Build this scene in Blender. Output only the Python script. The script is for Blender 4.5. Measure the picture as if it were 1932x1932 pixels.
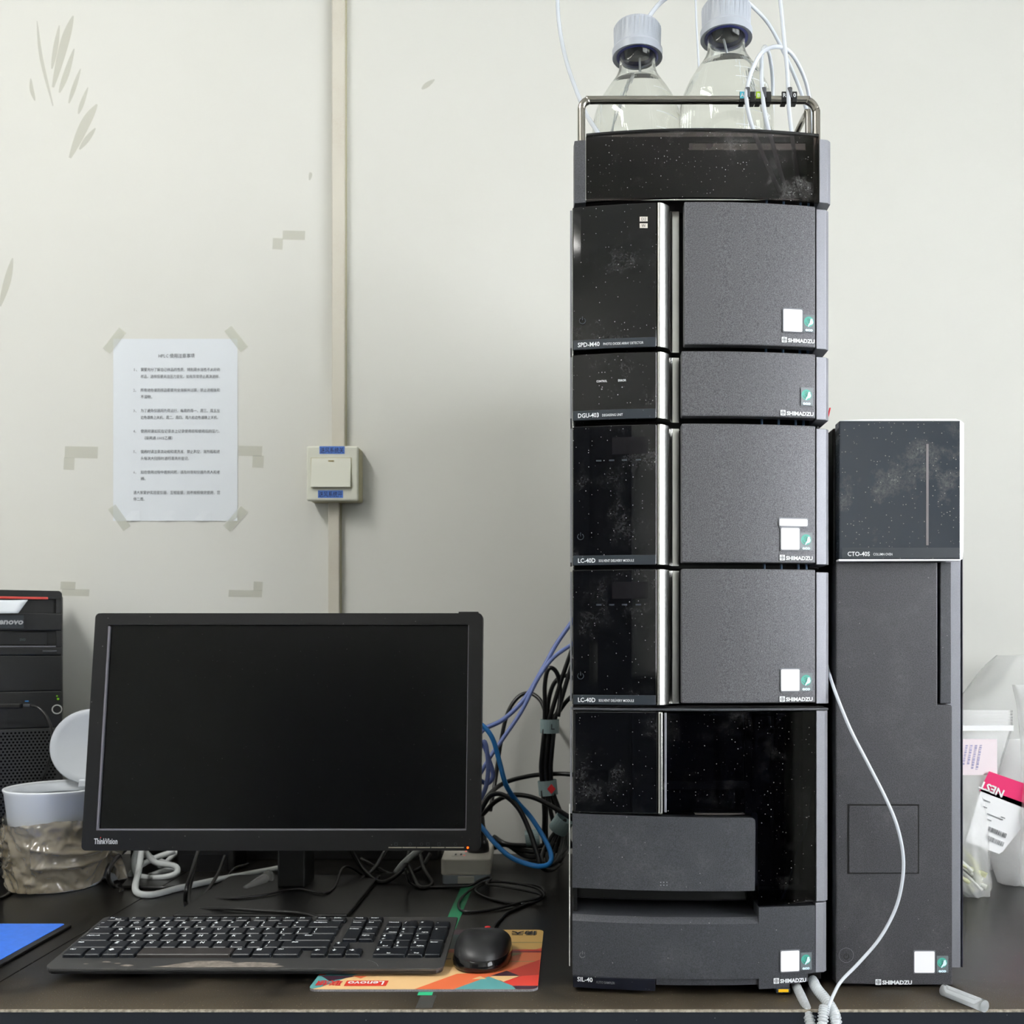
import bpy, bmesh, math, random
from mathutils import Vector, Matrix, noise as mnoise

for o in list(bpy.data.objects):
    bpy.data.objects.remove(o, do_unlink=True)
S = bpy.context.scene
COL = S.collection
PI = math.pi

# ------------------------------------------------------------------ camera
F = 1900.0; VX = 1080.0; HY = 1215.0; CZ = 1.10; ZD = 0.75   # focal px, principal x, horizon y, eye height, bench height
cam_d = bpy.data.cameras.new('camera')
cam_d.sensor_width = 36; cam_d.lens = 36*F/1932
cam_d.shift_x = -(VX-966)/1932; cam_d.shift_y = (HY-966)/1932
cam_d.clip_start = 0.05
cam_d.dof.use_dof = True; cam_d.dof.focus_distance = 1.03; cam_d.dof.aperture_fstop = 13.0
cam = bpy.data.objects.new('camera', cam_d); COL.objects.link(cam)
cam.location = (0, 0, CZ); cam.rotation_euler = (PI/2, 0, 0)
S.camera = cam

# ------------------------------------------------------------------ world, lights, exposure
W = bpy.data.worlds.new('world'); S.world = W; W.use_nodes = True
W.node_tree.nodes['Background'].inputs[0].default_value = (0.80, 0.88, 1.0, 1)
W.node_tree.nodes['Background'].inputs[1].default_value = 1.0
S.view_settings.view_transform = 'Standard'
S.view_settings.look = 'None'
S.view_settings.gamma = 1.0
S.view_settings.use_curve_mapping = False
S.view_settings.exposure = 0.0

RX0, RX1, RY0, RY1, RZ1 = -2.3, 1.75, -2.3, 1.681, 2.85    # room box
WIN = (-1.75, 0.75, 0.95, 2.25)                            # window on the right wall: y0,y1,z0,z1

def area(name, loc, rot, sx, sy, power, col):
    l = bpy.data.lights.new(name, 'AREA'); l.shape = 'RECTANGLE'; l.size = sx; l.size_y = sy
    l.energy = power; l.color = col
    o = bpy.data.objects.new(name, l); COL.objects.link(o); o.location = loc; o.rotation_euler = rot
    return o
# daylight just outside the window on the right
area('window_daylight', (RX1+0.16, (WIN[0]+WIN[1])/2, (WIN[2]+WIN[3])/2), (0, PI/2, 0), WIN[3]-WIN[2], WIN[1]-WIN[0], 94, (0.96, 0.98, 1.0))
# fluorescent ceiling fixtures (geometry built below)
LAMPS = [(-1.20, 0.20, 32), (-1.30, -1.40, 10)]
for i, (lx, ly, p) in enumerate(LAMPS):
    area('ceiling_tube_light', (lx, ly, RZ1-0.085), (0, 0, 0), 0.16, 1.15, p, (1.0, 0.985, 0.955))

# ------------------------------------------------------------------ helpers
def X(px, d): return (px-VX)/F*d
def Z(py, d): return CZ-(py-HY)/F*d
def P(px, py, d): return Vector((X(px, d), d, Z(py, d)))
def G(px, py, h=0.0):
    d = (CZ-ZD-h)*F/(py-HY)
    return Vector((X(px, d), d, ZD+h))
def lin(c):
    c = c/255.0
    return c/12.92 if c <= 0.04045 else ((c+0.055)/1.055)**2.4
def rgb(r, g, b): return (lin(r), lin(g), lin(b), 1)

ABS = {}
def thing(name, label, cat, loc, rot=(0, 0, 0), group=None, local=False):
    o = bpy.data.objects.new(name, None); COL.objects.link(o)
    o.empty_display_size = 0.02
    o.location = loc; o.rotation_euler = rot
    o['label'] = label; o['category'] = cat
    if group: o['group'] = group
    ABS[o] = Vector((0, 0, 0)) if local else Vector(loc)
    return o
def tag(o, label, cat, group=None):
    o['label'] = label; o['category'] = cat
    if group: o['group'] = group
    return o
def mk(name, bm, m, parent=None, smooth=False, label=None):
    """bmesh (in the build frame) -> object with its origin at its own centre"""
    bmesh.ops.recalc_face_normals(bm, faces=bm.faces[:])
    me = bpy.data.meshes.new(name)
    xs = [v.co for v in bm.verts]
    mn = Vector((min(c.x for c in xs), min(c.y for c in xs), min(c.z for c in xs)))
    mx = Vector((max(c.x for c in xs), max(c.y for c in xs), max(c.z for c in xs)))
    c = (mn+mx)/2
    if parent is None: c.z = mn.z
    for v in bm.verts: v.co -= c
    if smooth:
        for f in bm.faces: f.smooth = True
    bm.to_mesh(me); bm.free()
    for q in (m if isinstance(m, (list, tuple)) else [m]): me.materials.append(q)
    o = bpy.data.objects.new(name, me); COL.objects.link(o)
    if parent is not None:
        o.parent = parent; o.location = c-ABS[parent]
    else:
        o.location = c
    ABS[o] = c
    if label: o['label'] = label
    return o
def link_mesh(name, me, loc, parent=None, rot=(0, 0, 0)):
    o = bpy.data.objects.new(name, me); COL.objects.link(o)
    o.rotation_euler = rot
    if parent is not None:
        o.parent = parent; o.location = Vector(loc)-ABS[parent]
    else: o.location = loc
    ABS[o] = Vector(loc)
    return o
def children(o): return [c for c in bpy.data.objects if c.parent == o]
def copy_tree(o, parent=None):
    c = o.copy(); COL.objects.link(c); c.parent = parent
    for ch in children(o): copy_tree(ch, c)
    return c

def bevel(bm, w, seg=2, ang=0.5, edges=None):
    if w <= 0: return
    if edges is None:
        bm.normal_update()
        edges = [e for e in bm.edges if len(e.link_faces) == 2 and e.calc_face_angle(0) > ang]
    if edges:
        bmesh.ops.bevel(bm, geom=edges, offset=w, segments=seg, profile=0.5, affect='EDGES', clamp_overlap=True)
def bx(bm, x0, x1, y0, y1, z0, z1, mi=0):
    vs = [bm.verts.new((x, y, z)) for x in (x0, x1) for y in (y0, y1) for z in (z0, z1)]
    for q in ((0, 1, 3, 2), (4, 6, 7, 5), (0, 4, 5, 1), (2, 3, 7, 6), (0, 2, 6, 4), (1, 5, 7, 3)):
        f = bm.faces.new([vs[i] for i in q]); f.material_index = mi
    return vs
def box(name, x0, x1, y0, y1, z0, z1, m, parent=None, bev=0.001, seg=2, label=None):
    bm = bmesh.new(); bx(bm, x0, x1, y0, y1, z0, z1); bmesh.ops.recalc_face_normals(bm, faces=bm.faces[:]); bevel(bm, bev, seg)
    return mk(name, bm, m, parent, label=label)
def rrect(x0, x1, y0, y1, r, n=5):
    if not isinstance(r, (tuple, list)): r = (r, r, r, r)          # BL, BR, TR, TL
    pts = []
    for (cx, cy, a, rr) in ((x0+r[0], y0+r[0], PI, r[0]), (x1-r[1], y0+r[1], 1.5*PI, r[1]), (x1-r[2], y1-r[2], 0, r[2]), (x0+r[3], y1-r[3], 0.5*PI, r[3])):
        if rr < 1e-6: pts.append((cx, cy)); continue
        for i in range(n+1):
            t = a+0.5*PI*i/n; pts.append((cx+rr*math.cos(t), cy+rr*math.sin(t)))
    return pts
def prism(bm, outline, a0, a1, axis='z', f=None):
    """extrude a 2-D outline along an axis; f(x,y,z) optional remap"""
    def at(p, a):
        if axis == 'z': c = (p[0], p[1], a)
        elif axis == 'y': c = (p[0], a, p[1])
        else: c = (a, p[0], p[1])
        return f(*c) if f else c
    lo = [bm.verts.new(at(p, a0)) for p in outline]; hi = [bm.verts.new(at(p, a1)) for p in outline]
    n = len(outline)
    bm.faces.new(lo); bm.faces.new(hi)
    for i in range(n): bm.faces.new((lo[i], lo[(i+1) % n], hi[(i+1) % n], hi[i]))
def catmull(pts, sub=6):
    pts = [Vector(p) for p in pts]
    if len(pts) < 3: return pts
    out = []
    for i in range(len(pts)-1):
        p0 = pts[i-1] if i else pts[0]*2-pts[1]
        p1, p2 = pts[i], pts[i+1]
        p3 = pts[i+2] if i+2 < len(pts) else pts[-1]*2-pts[-2]
        for k in range(sub):
            t = k/sub
            out.append(0.5*((2*p1)+(p2-p0)*t+(2*p0-5*p1+4*p2-p3)*t*t+(3*p1-p0-3*p2+p3)*t**3))
    out.append(pts[-1]); return out
def sweep(bm, pts, r, n=10, ribs=None, cap=True):
    """round tube along a polyline, parallel transported; r may be a function of index"""
    L = len(pts); rings = []
    t0 = (pts[1]-pts[0]).normalized()
    up = Vector((0, 0, 1)) if abs(t0.z) < 0.9 else Vector((1, 0, 0))
    u = t0.cross(up).normalized()
    for i, p in enumerate(pts):
        t = (pts[min(i+1, L-1)]-pts[max(i-1, 0)]).normalized()
        u = (u-t*u.dot(t))
        u = u.normalized() if u.length > 1e-9 else t.orthogonal().normalized()
        w = t.cross(u)
        rr = r(i) if callable(r) else r
        rings.append([bm.verts.new(p+(u*math.cos(2*PI*k/n)+w*math.sin(2*PI*k/n))*rr) for k in range(n)])
    for a, b in zip(rings, rings[1:]):
        for k in range(n): bm.faces.new((a[k], a[(k+1) % n], b[(k+1) % n], b[k]))
    if cap:
        bm.faces.new(rings[0]); bm.faces.new(rings[-1])
def tube(name, pts, r, m, parent=None, sub=6, n=10, label=None):
    bm = bmesh.new(); sweep(bm, catmull(pts, sub), r, n)
    return mk(name, bm, m, parent, smooth=True, label=label)
def lathe(bm, prof, n=32, c=(0, 0, 0), f=None):
    rings = []
    for (r, z) in prof:
        if r < 1e-6: rings.append([bm.verts.new((c[0], c[1], c[2]+z))]); continue
        rings.append([bm.verts.new((c[0]+r*math.sin(2*PI*k/n)*(f(k, z) if f else 1), c[1]-r*math.cos(2*PI*k/n)*(f(k, z) if f else 1), c[2]+z)) for k in range(n)])
    for a, b in zip(rings, rings[1:]):
        if len(a) == 1 and len(b) == 1: continue
        for k in range(n):
            k2 = (k+1) % n
            if len(a) == 1: bm.faces.new((a[0], b[k], b[k2]))
            elif len(b) == 1: bm.faces.new((a[k], a[k2], b[0]))
            else: bm.faces.new((a[k], a[k2], b[k2], b[k]))

_tc = {}
def text_mesh(body, size, bold=0.0, xs=1.0, align='LEFT', res=2, shear=0.0, depth=0.0):
    key = (body, size, bold, xs, align, shear, depth)
    if key in _tc: return _tc[key]
    cu = bpy.data.curves.new('lettering', 'FONT'); cu.body = body; cu.size = size
    cu.align_x = align; cu.offset = bold; cu.resolution_u = res; cu.shear = shear; cu.extrude = depth
    ob = bpy.data.objects.new('lettering', cu); COL.objects.link(ob)
    dg = bpy.context.evaluated_depsgraph_get()
    me = bpy.data.meshes.new_from_object(ob.evaluated_get(dg), depsgraph=dg)
    bpy.data.objects.remove(ob, do_unlink=True); bpy.data.curves.remove(cu)
    if xs != 1.0:
        for v in me.vertices: v.co.x *= xs
    _tc[key] = me
    return me
def text(name, body, size, loc, m, parent, rot=(PI/2, 0, 0), bold=0.0, xs=1.0, align='LEFT', width=None, shear=0.0, res=2, depth=0.0):
    """lettering on a surface; width fixes its total run in metres"""
    me = text_mesh(body, size, bold, xs, align, res, shear, depth)
    if width is not None and len(me.vertices):
        w = max(v.co.x for v in me.vertices)-min(v.co.x for v in me.vertices)
        me = text_mesh(body, size, bold, xs*width/w, align, res, shear, depth)
    me = me.copy(); me.name = name; me.materials.clear(); me.materials.append(m)
    return link_mesh(name, me, loc, parent, rot)
def flat(name, layers, y, parent, mats, step=0.00006, off=(0, 0), yfun=None):
    """printed / stuck layers facing the camera (normal -y): list of (material index, [(x,z)...])"""
    bm = bmesh.new()
    for i, (mi, poly) in enumerate(layers):
        vs = [bm.verts.new((p[0]+off[0], (yfun(p[0]+off[0]) if yfun else y)-step*(i+1), p[1]+off[1])) for p in poly]
        f = bm.faces.new(vs); f.material_index = mi
    return mk(name, bm, mats, parent)
def circ(cx, cz, r, n=24, a0=0, a1=2*PI):
    return [(cx+r*math.cos(a0+(a1-a0)*i/n), cz+r*math.sin(a0+(a1-a0)*i/n)) for i in range(n)]
def arc_band(cx, cz, r0, r1, a0, a1, n=16):
    o = [(cx+r1*math.cos(a0+(a1-a0)*i/n), cz+r1*math.sin(a0+(a1-a0)*i/n)) for i in range(n+1)]
    i_ = [(cx+r0*math.cos(a0+(a1-a0)*i/n), cz+r0*math.sin(a0+(a1-a0)*i/n)) for i in range(n, -1, -1)]
    return o+i_
def rect(x0, x1, z0, z1): return [(x0, z0), (x1, z0), (x1, z1), (x0, z1)]

# ------------------------------------------------------------------ materials
def nodes(m): return m.node_tree.nodes, m.node_tree.links
def obj_coord(m):
    N, L = nodes(m)
    tc = N.new('ShaderNodeTexCoord'); oi = N.new('ShaderNodeObjectInfo'); va = N.new('ShaderNodeVectorMath'); va.operation = 'ADD'
    ml = N.new('ShaderNodeMath'); ml.operation = 'MULTIPLY'; ml.inputs[1].default_value = 7.3
    L.new(oi.outputs['Random'], ml.inputs[0]); L.new(tc.outputs['Object'], va.inputs[0]); L.new(ml.outputs[0], va.inputs[1])
    return va.outputs[0]
def ramp(m, inp, a, b, c0=0.0, c1=1.0):
    N, L = nodes(m)
    r = N.new('ShaderNodeMapRange'); r.inputs[1].default_value = a; r.inputs[2].default_value = b
    r.inputs[3].default_value = c0; r.inputs[4].default_value = c1; r.clamp = True
    L.new(inp, r.inputs[0]); return r.outputs[0]
def mulv(m, a, b):
    N, L = nodes(m); k = N.new('ShaderNodeMath'); k.operation = 'MULTIPLY'
    L.new(a, k.inputs[0])
    if isinstance(b, float): k.inputs[1].default_value = b
    else: L.new(b, k.inputs[1])
    return k.outputs[0]
def maxv(m, a, b):
    N, L = nodes(m); k = N.new('ShaderNodeMath'); k.operation = 'MAXIMUM'; L.new(a, k.inputs[0]); L.new(b, k.inputs[1]); return k.outputs[0]
def tex_noise(m, co, scale, detail=3.0, rough=0.55):
    N, L = nodes(m); t = N.new('ShaderNodeTexNoise'); t.inputs['Scale'].default_value = scale
    t.inputs['Detail'].default_value = detail; t.inputs['Roughness'].default_value = rough; L.new(co, t.inputs['Vector']); return t.outputs['Fac']
def specks(m, co, scale=260.0, size=0.16, keep=0.55):
    """tiny lint flecks: small discs in a random share of voronoi cells"""
    N, L = nodes(m)
    v = N.new('ShaderNodeTexVoronoi'); v.inputs['Scale'].default_value = scale; L.new(co, v.inputs['Vector'])
    sx = N.new('ShaderNodeSeparateColor'); L.new(v.outputs['Color'], sx.inputs[0])
    near = ramp(m, v.outputs['Distance'], size, size*0.55)
    pick = ramp(m, sx.outputs[0], keep, min(keep+0.02, 1))
    amt = ramp(m, sx.outputs[1], 0, 1, 0.25, 1.0)
    return mulv(m, mulv(m, near, pick), amt)
def mixcol(m, fac, c1, c2):
    N, L = nodes(m); x = N.new('ShaderNodeMix'); x.data_type = 'RGBA'
    L.new(fac, x.inputs[0])
    for idx, c in ((6, c1), (7, c2)):
        if hasattr(c, 'is_output'): L.new(c, x.inputs[idx])
        else: x.inputs[idx].default_value = c
    return x.outputs[2]
def mat(name, col, rough=0.5, metal=0.0, dust=0.0, dust_scale=260.0, smudge=0.0, dust_col=(0.55, 0.55, 0.56, 1), mottle=0.0, mottle_scale=900.0,
        bump=0.0, bump_scale=600.0, spec=0.5, coat=0.0, emit=None, keep=0.6, size=0.16, aniso=0.0, smudge_scale=28.0, rough_var=0.0):
    m = bpy.data.materials.new(name); m.use_nodes = True
    N, L = nodes(m); b = N['Principled BSDF']
    b.inputs['Base Color'].default_value = col; b.inputs['Roughness'].default_value = rough; b.inputs['Metallic'].default_value = metal
    b.inputs['Specular IOR Level'].default_value = spec
    if coat: b.inputs['Coat Weight'].default_value = coat; b.inputs['Coat Roughness'].default_value = 0.05
    if emit: b.inputs['Emission Color'].default_value = emit[0]; b.inputs['Emission Strength'].default_value = emit[1]
    if aniso: b.inputs['Anisotropic'].default_value = aniso
    c = col; co = None
    if dust or smudge or mottle or bump: co = obj_coord(m)
    if mottle:
        f = tex_noise(m, co, mottle_scale, 2.0, 0.7)
        f = ramp(m, f, 0.35, 0.65)
        k0 = tuple(max(0, v*(1-mottle)) for v in col[:3])+(1,); k1 = tuple(min(1, v*(1+mottle)) for v in col[:3])+(1,)
        c = mixcol(m, f, k0, k1)
    if dust or smudge:
        fac = None
        if dust:
            fac = mulv(m, specks(m, co, dust_scale, size, keep), float(dust))
        if smudge:
            s = mulv(m, ramp(m, tex_noise(m, co, smudge_scale, 5.0, 0.65), 0.52, 0.80), float(smudge))
            s = mulv(m, s, ramp(m, tex_noise(m, co, 420.0, 3.0, 0.8), 0.35, 0.7))
            fac = s if fac is None else maxv(m, fac, s)
        c = mixcol(m, fac, c, dust_col)
        L.new(ramp(m, fac, 0, 1, rough, min(1.0, max(rough, 0.7))), b.inputs['Roughness'])
    if hasattr(c, 'is_output'): L.new(c, b.inputs['Base Color'])
    if bump:
        bn = N.new('ShaderNodeBump'); bn.inputs['Strength'].default_value = bump; bn.inputs['Distance'].default_value = 0.001
        L.new(tex_noise(m, co, bump_scale, 3.0), bn.inputs['Height']); L.new(bn.outputs[0], b.inputs['Normal'])
    return m
def film(name, col, through, rough=0.25, gloss=0.5, bump=0.0, bump_scale=60.0, trans=0.5, tint=None):
    """thin plastic film: see-through share + scattering + gloss"""
    m = bpy.data.materials.new(name); m.use_nodes = True
    N, L = nodes(m); N.remove(N['Principled BSDF']); out = N['Material Output']
    tr = N.new('ShaderNodeBsdfTransparent'); tr.inputs[0].default_value = tint or (1, 1, 1, 1)
    di = N.new('ShaderNodeBsdfDiffuse'); di.inputs[0].default_value = col
    tl = N.new('ShaderNodeBsdfTranslucent'); tl.inputs[0].default_value = col
    gl = N.new('ShaderNodeBsdfGlossy'); gl.inputs['Roughness'].default_value = rough
    m1 = N.new('ShaderNodeMixShader'); m1.inputs[0].default_value = trans; L.new(di.outputs[0], m1.inputs[1]); L.new(tl.outputs[0], m1.inputs[2])
    m2 = N.new('ShaderNodeMixShader'); m2.inputs[0].default_value = through; L.new(m1.outputs[0], m2.inputs[1]); L.new(tr.outputs[0], m2.inputs[2])
    fr = N.new('ShaderNodeFresnel'); fr.inputs[0].default_value = 1.45
    fm = N.new('ShaderNodeMath'); fm.operation = 'MULTIPLY'; fm.inputs[1].default_value = gloss*2; L.new(fr.outputs[0], fm.inputs[0])
    m3 = N.new('ShaderNodeMixShader'); L.new(fm.outputs[0], m3.inputs[0]); L.new(m2.outputs[0], m3.inputs[1]); L.new(gl.outputs[0], m3.inputs[2])
    if bump:
        co = obj_coord(m); bn = N.new('ShaderNodeBump'); bn.inputs['Strength'].default_value = bump; bn.inputs['Distance'].default_value = 0.004
        L.new(tex_noise(m, co, bump_scale, 4.0), bn.inputs['Height'])
        for q in (di, tl, gl): L.new(bn.outputs[0], q.inputs['Normal'])
        L.new(bn.outputs[0], fr.inputs['Normal'])
    L.new(m3.outputs[0], out.inputs[0])
    return m
def smoked(name, tint, dust=0.5, smudge=0.5):
    """tinted acrylic with lint on it"""
    m = bpy.data.materials.new(name); m.use_nodes = True
    N, L = nodes(m); N.remove(N['Principled BSDF']); out = N['Material Output']
    tr = N.new('ShaderNodeBsdfTransparent'); tr.inputs[0].default_value = tint
    gl = N.new('ShaderNodeBsdfGlossy'); gl.inputs['Roughness'].default_value = 0.03
    fr = N.new('ShaderNodeFresnel'); fr.inputs[0].default_value = 1.49
    m1 = N.new('ShaderNodeMixShader'); L.new(fr.outputs[0], m1.inputs[0]); L.new(tr.outputs[0], m1.inputs[1]); L.new(gl.outputs[0], m1.inputs[2])
    di = N.new('ShaderNodeBsdfDiffuse'); di.inputs[0].default_value = (0.55, 0.54, 0.53, 1)
    co = obj_coord(m)
    f = mulv(m, specks(m, co, 330.0, 0.17, 0.72), dust)
    s = mulv(m, ramp(m, tex_noise(m, co, 24.0, 5.0, 0.65), 0.56, 0.85), smudge)
    s = mulv(m, s, ramp(m, tex_noise(m, co, 500.0, 3.0, 0.8), 0.4, 0.7))
    m2 = N.new('ShaderNodeMixShader'); L.new(maxv(m, f, s), m2.inputs[0]); L.new(m1.outputs[0], m2.inputs[1]); L.new(di.outputs[0], m2.inputs[2])
    L.new(m2.outputs[0], out.inputs[0]); return m
def glass(name, col, ior, rough=0.0):
    m = bpy.data.materials.new(name); m.use_nodes = True
    N, L = nodes(m); N.remove(N['Principled BSDF']); out = N['Material Output']
    g = N.new('ShaderNodeBsdfGlass'); g.inputs[0].default_value = col; g.inputs['IOR'].default_value = ior; g.inputs['Roughness'].default_value = rough
    L.new(g.outputs[0], out.inputs[0]); return m

M = {}
M['wall'] = mat('painted_plaster', rgb(205, 205, 199), 0.75, smudge=0.10, dust_col=rgb(178, 176, 152), smudge_scale=3.2, bump=0.06, bump_scale=35)
M['ceiling'] = mat('ceiling_paint', rgb(225, 225, 220), 0.85)
M['floor'] = mat('floor_vinyl', rgb(125, 128, 125), 0.45, mottle=0.1, mottle_scale=40)
M['bench'] = mat('bench_laminate', rgb(13, 12, 10), 0.31, spec=0.38)
def bench_dust(m):
    N, L = nodes(m); b = N['Principled BSDF']
    geo = N.new('ShaderNodeNewGeometry'); co = geo.outputs['Position']
    sp = N.new('ShaderNodeSeparateXYZ'); L.new(co, sp.inputs[0])
    wob = tex_noise(m, co, 14.0, 4.0, 0.6)
    ad = N.new('ShaderNodeMath'); ad.operation = 'MULTIPLY_ADD'; L.new(wob, ad.inputs[0]); ad.inputs[1].default_value = 0.16; L.new(sp.outputs[1], ad.inputs[2])
    front = ramp(m, ad.outputs[0], 1.135, 1.035)                  # dirt that gathers along the front edge
    patch = ramp(m, tex_noise(m, co, 9.0, 5.0, 0.65), 0.50, 0.78)
    grain = ramp(m, tex_noise(m, co, 900.0, 2.0, 0.8), 0.38, 0.66)
    fl = mulv(m, specks(m, co, 330.0, 0.22, 0.80), 0.75)
    a = mulv(m, mulv(m, maxv(m, front, mulv(m, patch, 0.16)), grain), 0.95)
    c1 = mixcol(m, a, rgb(13, 12, 10), rgb(112, 99, 80)); c2 = mixcol(m, fl, c1, rgb(170, 158, 140))
    L.new(c2, b.inputs['Base Color']); L.new(ramp(m, maxv(m, a, fl), 0, .6, 0.30, 0.75), b.inputs['Roughness'])
bench_dust(M['bench'])
M['bench_edge'] = mat('bench_edge_band', rgb(30, 34, 42), 0.28, dust=0.4, dust_scale=240, keep=0.9)
M['bench_trim'] = mat('worn_edge_seam', rgb(150, 142, 128), 0.6, mottle=0.4, mottle_scale=200)
M['panel'] = mat('gloss_black_plastic', rgb(9, 10, 12), 0.045, dust=0.95, dust_scale=320, keep=0.74, size=0.16, smudge=0.10)
M['grey'] = mat('charcoal_metallic_paint', rgb(92, 92, 96), 0.42, metal=0.35, mottle=0.42, mottle_scale=1000, dust=0.3, dust_scale=200, keep=0.93)
M['greyd'] = mat('dark_grey_plastic', rgb(62, 64, 69), 0.45, metal=0.15, mottle=0.34, mottle_scale=1000, dust=0.5, dust_scale=220, keep=0.9, smudge=0.13, smudge_scale=16)
M['column'] = mat('silver_grey_plastic', rgb(138, 139, 146), 0.42, metal=0.3, mottle=0.10, mottle_scale=1500)
M['black'] = mat('matte_black_plastic', rgb(9, 9, 10), 0.42)
M['inner'] = mat('inner_black_casing', rgb(10, 10, 12), 0.35)
M['strip'] = mat('name_strip_plastic', rgb(44, 50, 57), 0.3, dust=0.5, dust_scale=300, keep=0.85)
M['stripd'] = mat('dark_name_strip', rgb(17, 20, 31), 0.28, dust=0.5, dust_scale=300, keep=0.85)
M['steel'] = mat('brushed_steel', rgb(205, 205, 202), 0.27, metal=1.0, aniso=0.3)
M['rail'] = mat('rail_steel', rgb(150, 146, 138), 0.24, metal=1.0)
M['print'] = mat('white_print', rgb(226, 230, 232), 0.5)
M['printd'] = mat('dim_grey_print', rgb(110, 112, 114), 0.5)
M['sticker'] = mat('white_sticker', rgb(236, 236, 240), 0.4)
M['clearedge'] = mat('sticker_clear_border', rgb(122, 124, 130), 0.2)
M['ecobg'] = mat('eco_sticker_grey', rgb(112, 120, 124), 0.25)
M['teal'] = mat('eco_teal', rgb(70, 168, 150), 0.35)
M['ecodark'] = mat('eco_globe_lines', rgb(88, 98, 102), 0.35)
M['icy'] = mat('eco_pale_blue', rgb(206, 232, 246), 0.4)
M['smoke'] = smoked('smoked_acrylic', (0.32, 0.29, 0.29, 1), 0.9, 0.7)
M['smoke2'] = smoked('dark_smoked_window', (0.24, 0.235, 0.26, 1), 0.8, 0.15)
M['glass'] = glass('bottle_glass', (0.985, 0.99, 0.98, 1), 1.47)
M['liquid'] = glass('clear_solvent', (0.99, 0.99, 0.985, 1), 1.345)
M['cap'] = mat('pale_grey_cap', rgb(172, 178, 187), 0.42)
M['capin'] = mat('blue_cap_liner', rgb(60, 66, 130), 0.4)
M['ptfe'] = film('translucent_tubing', (0.88, 0.93, 1.0, 1), 0.10, 0.2, 0.5, trans=0.35)
M['hose'] = film('translucent_hose', (0.95, 0.98, 1.0, 1), 0.12, 0.2, 0.2, trans=0.25)
M['ptfe_in'] = mat('tubing_in_liquid', rgb(235, 240, 245), 0.4)
M['tagblue'] = mat('blue_clip_tag', rgb(76, 182, 204), 0.35)
M['taggreen'] = mat('green_clip_tag', rgb(168, 206, 22), 0.35)
M['paper'] = mat('notice_paper', rgb(210, 215, 220), 0.7, bump=0.05, bump_scale=25)
M['ink'] = mat('black_ink', rgb(48, 50, 54), 0.6)
M['noteink'] = mat('notice_toner', rgb(92, 95, 100), 0.6)
M['tape'] = film('old_sticky_tape', rgb(210, 212, 194), 0.66, 0.3, 0.1, trans=0.0)
M['residue'] = film('tape_residue', rgb(192, 191, 170), 0.74, 0.6, 0.05, trans=0.0)
M['stain'] = film('wall_smear', rgb(184, 182, 160), 0.74, 0.6, 0.02, trans=0.0)
M['duct'] = mat('cream_duct_plastic', rgb(194, 190, 177), 0.5, smudge=0.35, dust_col=rgb(150, 120, 88), smudge_scale=8)
M['switch'] = mat('switch_plastic', rgb(206, 207, 194), 0.35)
M['switchside'] = mat('yellowed_switch_box', rgb(182, 176, 142), 0.45, smudge=0.3, dust_col=rgb(130, 105, 70))
M['bluelab'] = mat('blue_label_tape', rgb(70, 116, 200), 0.4)
M['labelink'] = mat('label_ink', rgb(16, 26, 60), 0.5)
M['bezel'] = mat('monitor_bezel_plastic', rgb(15, 16, 18), 0.42, spec=0.35, dust=0.4, dust_scale=200, keep=0.93, bump=0.05, bump_scale=1500)
M['barscuff'] = mat('scuffed_bar', rgb(112, 106, 108), 0.4)
M['lcdoff'] = mat('unlit_display', rgb(26, 25, 27), 0.06)
M['inside'] = mat('inner_grey_metal', rgb(112, 112, 118), 0.4)
M['inside2'] = mat('inner_blue_grey', rgb(72, 78, 92), 0.4)
M['ovenface'] = mat('oven_charcoal_paint', rgb(70, 70, 74), 0.42, metal=0.3, mottle=0.40, mottle_scale=1000, dust=0.4, dust_scale=200, keep=0.93, smudge=0.10)
M['screen'] = mat('lcd_screen', rgb(7, 8, 9), 0.22, spec=0.25, dust=0.5, dust_scale=330, keep=0.9, size=0.10)
M['screentrim'] = mat('grey_screen_trim', rgb(110, 108, 116), 0.4)
M['logo'] = mat('logo_grey', rgb(190, 192, 194), 0.4)
M['red'] = mat('red_print', rgb(214, 44, 48), 0.45)
M['led'] = mat('orange_led', rgb(255, 90, 10), 0.4, emit=(rgb(255, 80, 8), 4.0))
M['btn'] = mat('button_edge', rgb(150, 146, 132), 0.4)
M['key'] = mat('keycap_plastic', rgb(21, 25, 31), 0.36, dust=0.7, dust_scale=380, keep=0.9, size=0.16)
M['kbd'] = mat('keyboard_base', rgb(56, 56, 56), 0.42, dust=0.5, dust_scale=420, keep=0.75, size=0.16, smudge=0.3, smudge_scale=22, dust_col=rgb(150, 142, 130))
M['spacebar'] = mat('worn_space_bar', rgb(46, 43, 42), 0.40, dust=0.5, dust_scale=300, keep=0.9)
M['kbdedge'] = mat('keyboard_underside', rgb(16, 17, 20), 0.4)
M['legend'] = mat('key_legend', rgb(232, 236, 240), 0.5)
M['worn'] = mat('worn_coating', rgb(128, 120, 112), 0.55, mottle=0.25, mottle_scale=120)
M['mouse'] = mat('mouse_shell', rgb(33, 34, 36), 0.38, bump=0.10, bump_scale=2600)
M['mouseside'] = mat('mouse_gloss_band', rgb(15, 15, 16), 0.12)
M['emboss'] = mat('embossed_logo', rgb(70, 70, 72), 0.35)
M['pad'] = mat('pad_rubber', rgb(120, 118, 122), 0.7, mottle=0.3, mottle_scale=800)
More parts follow.
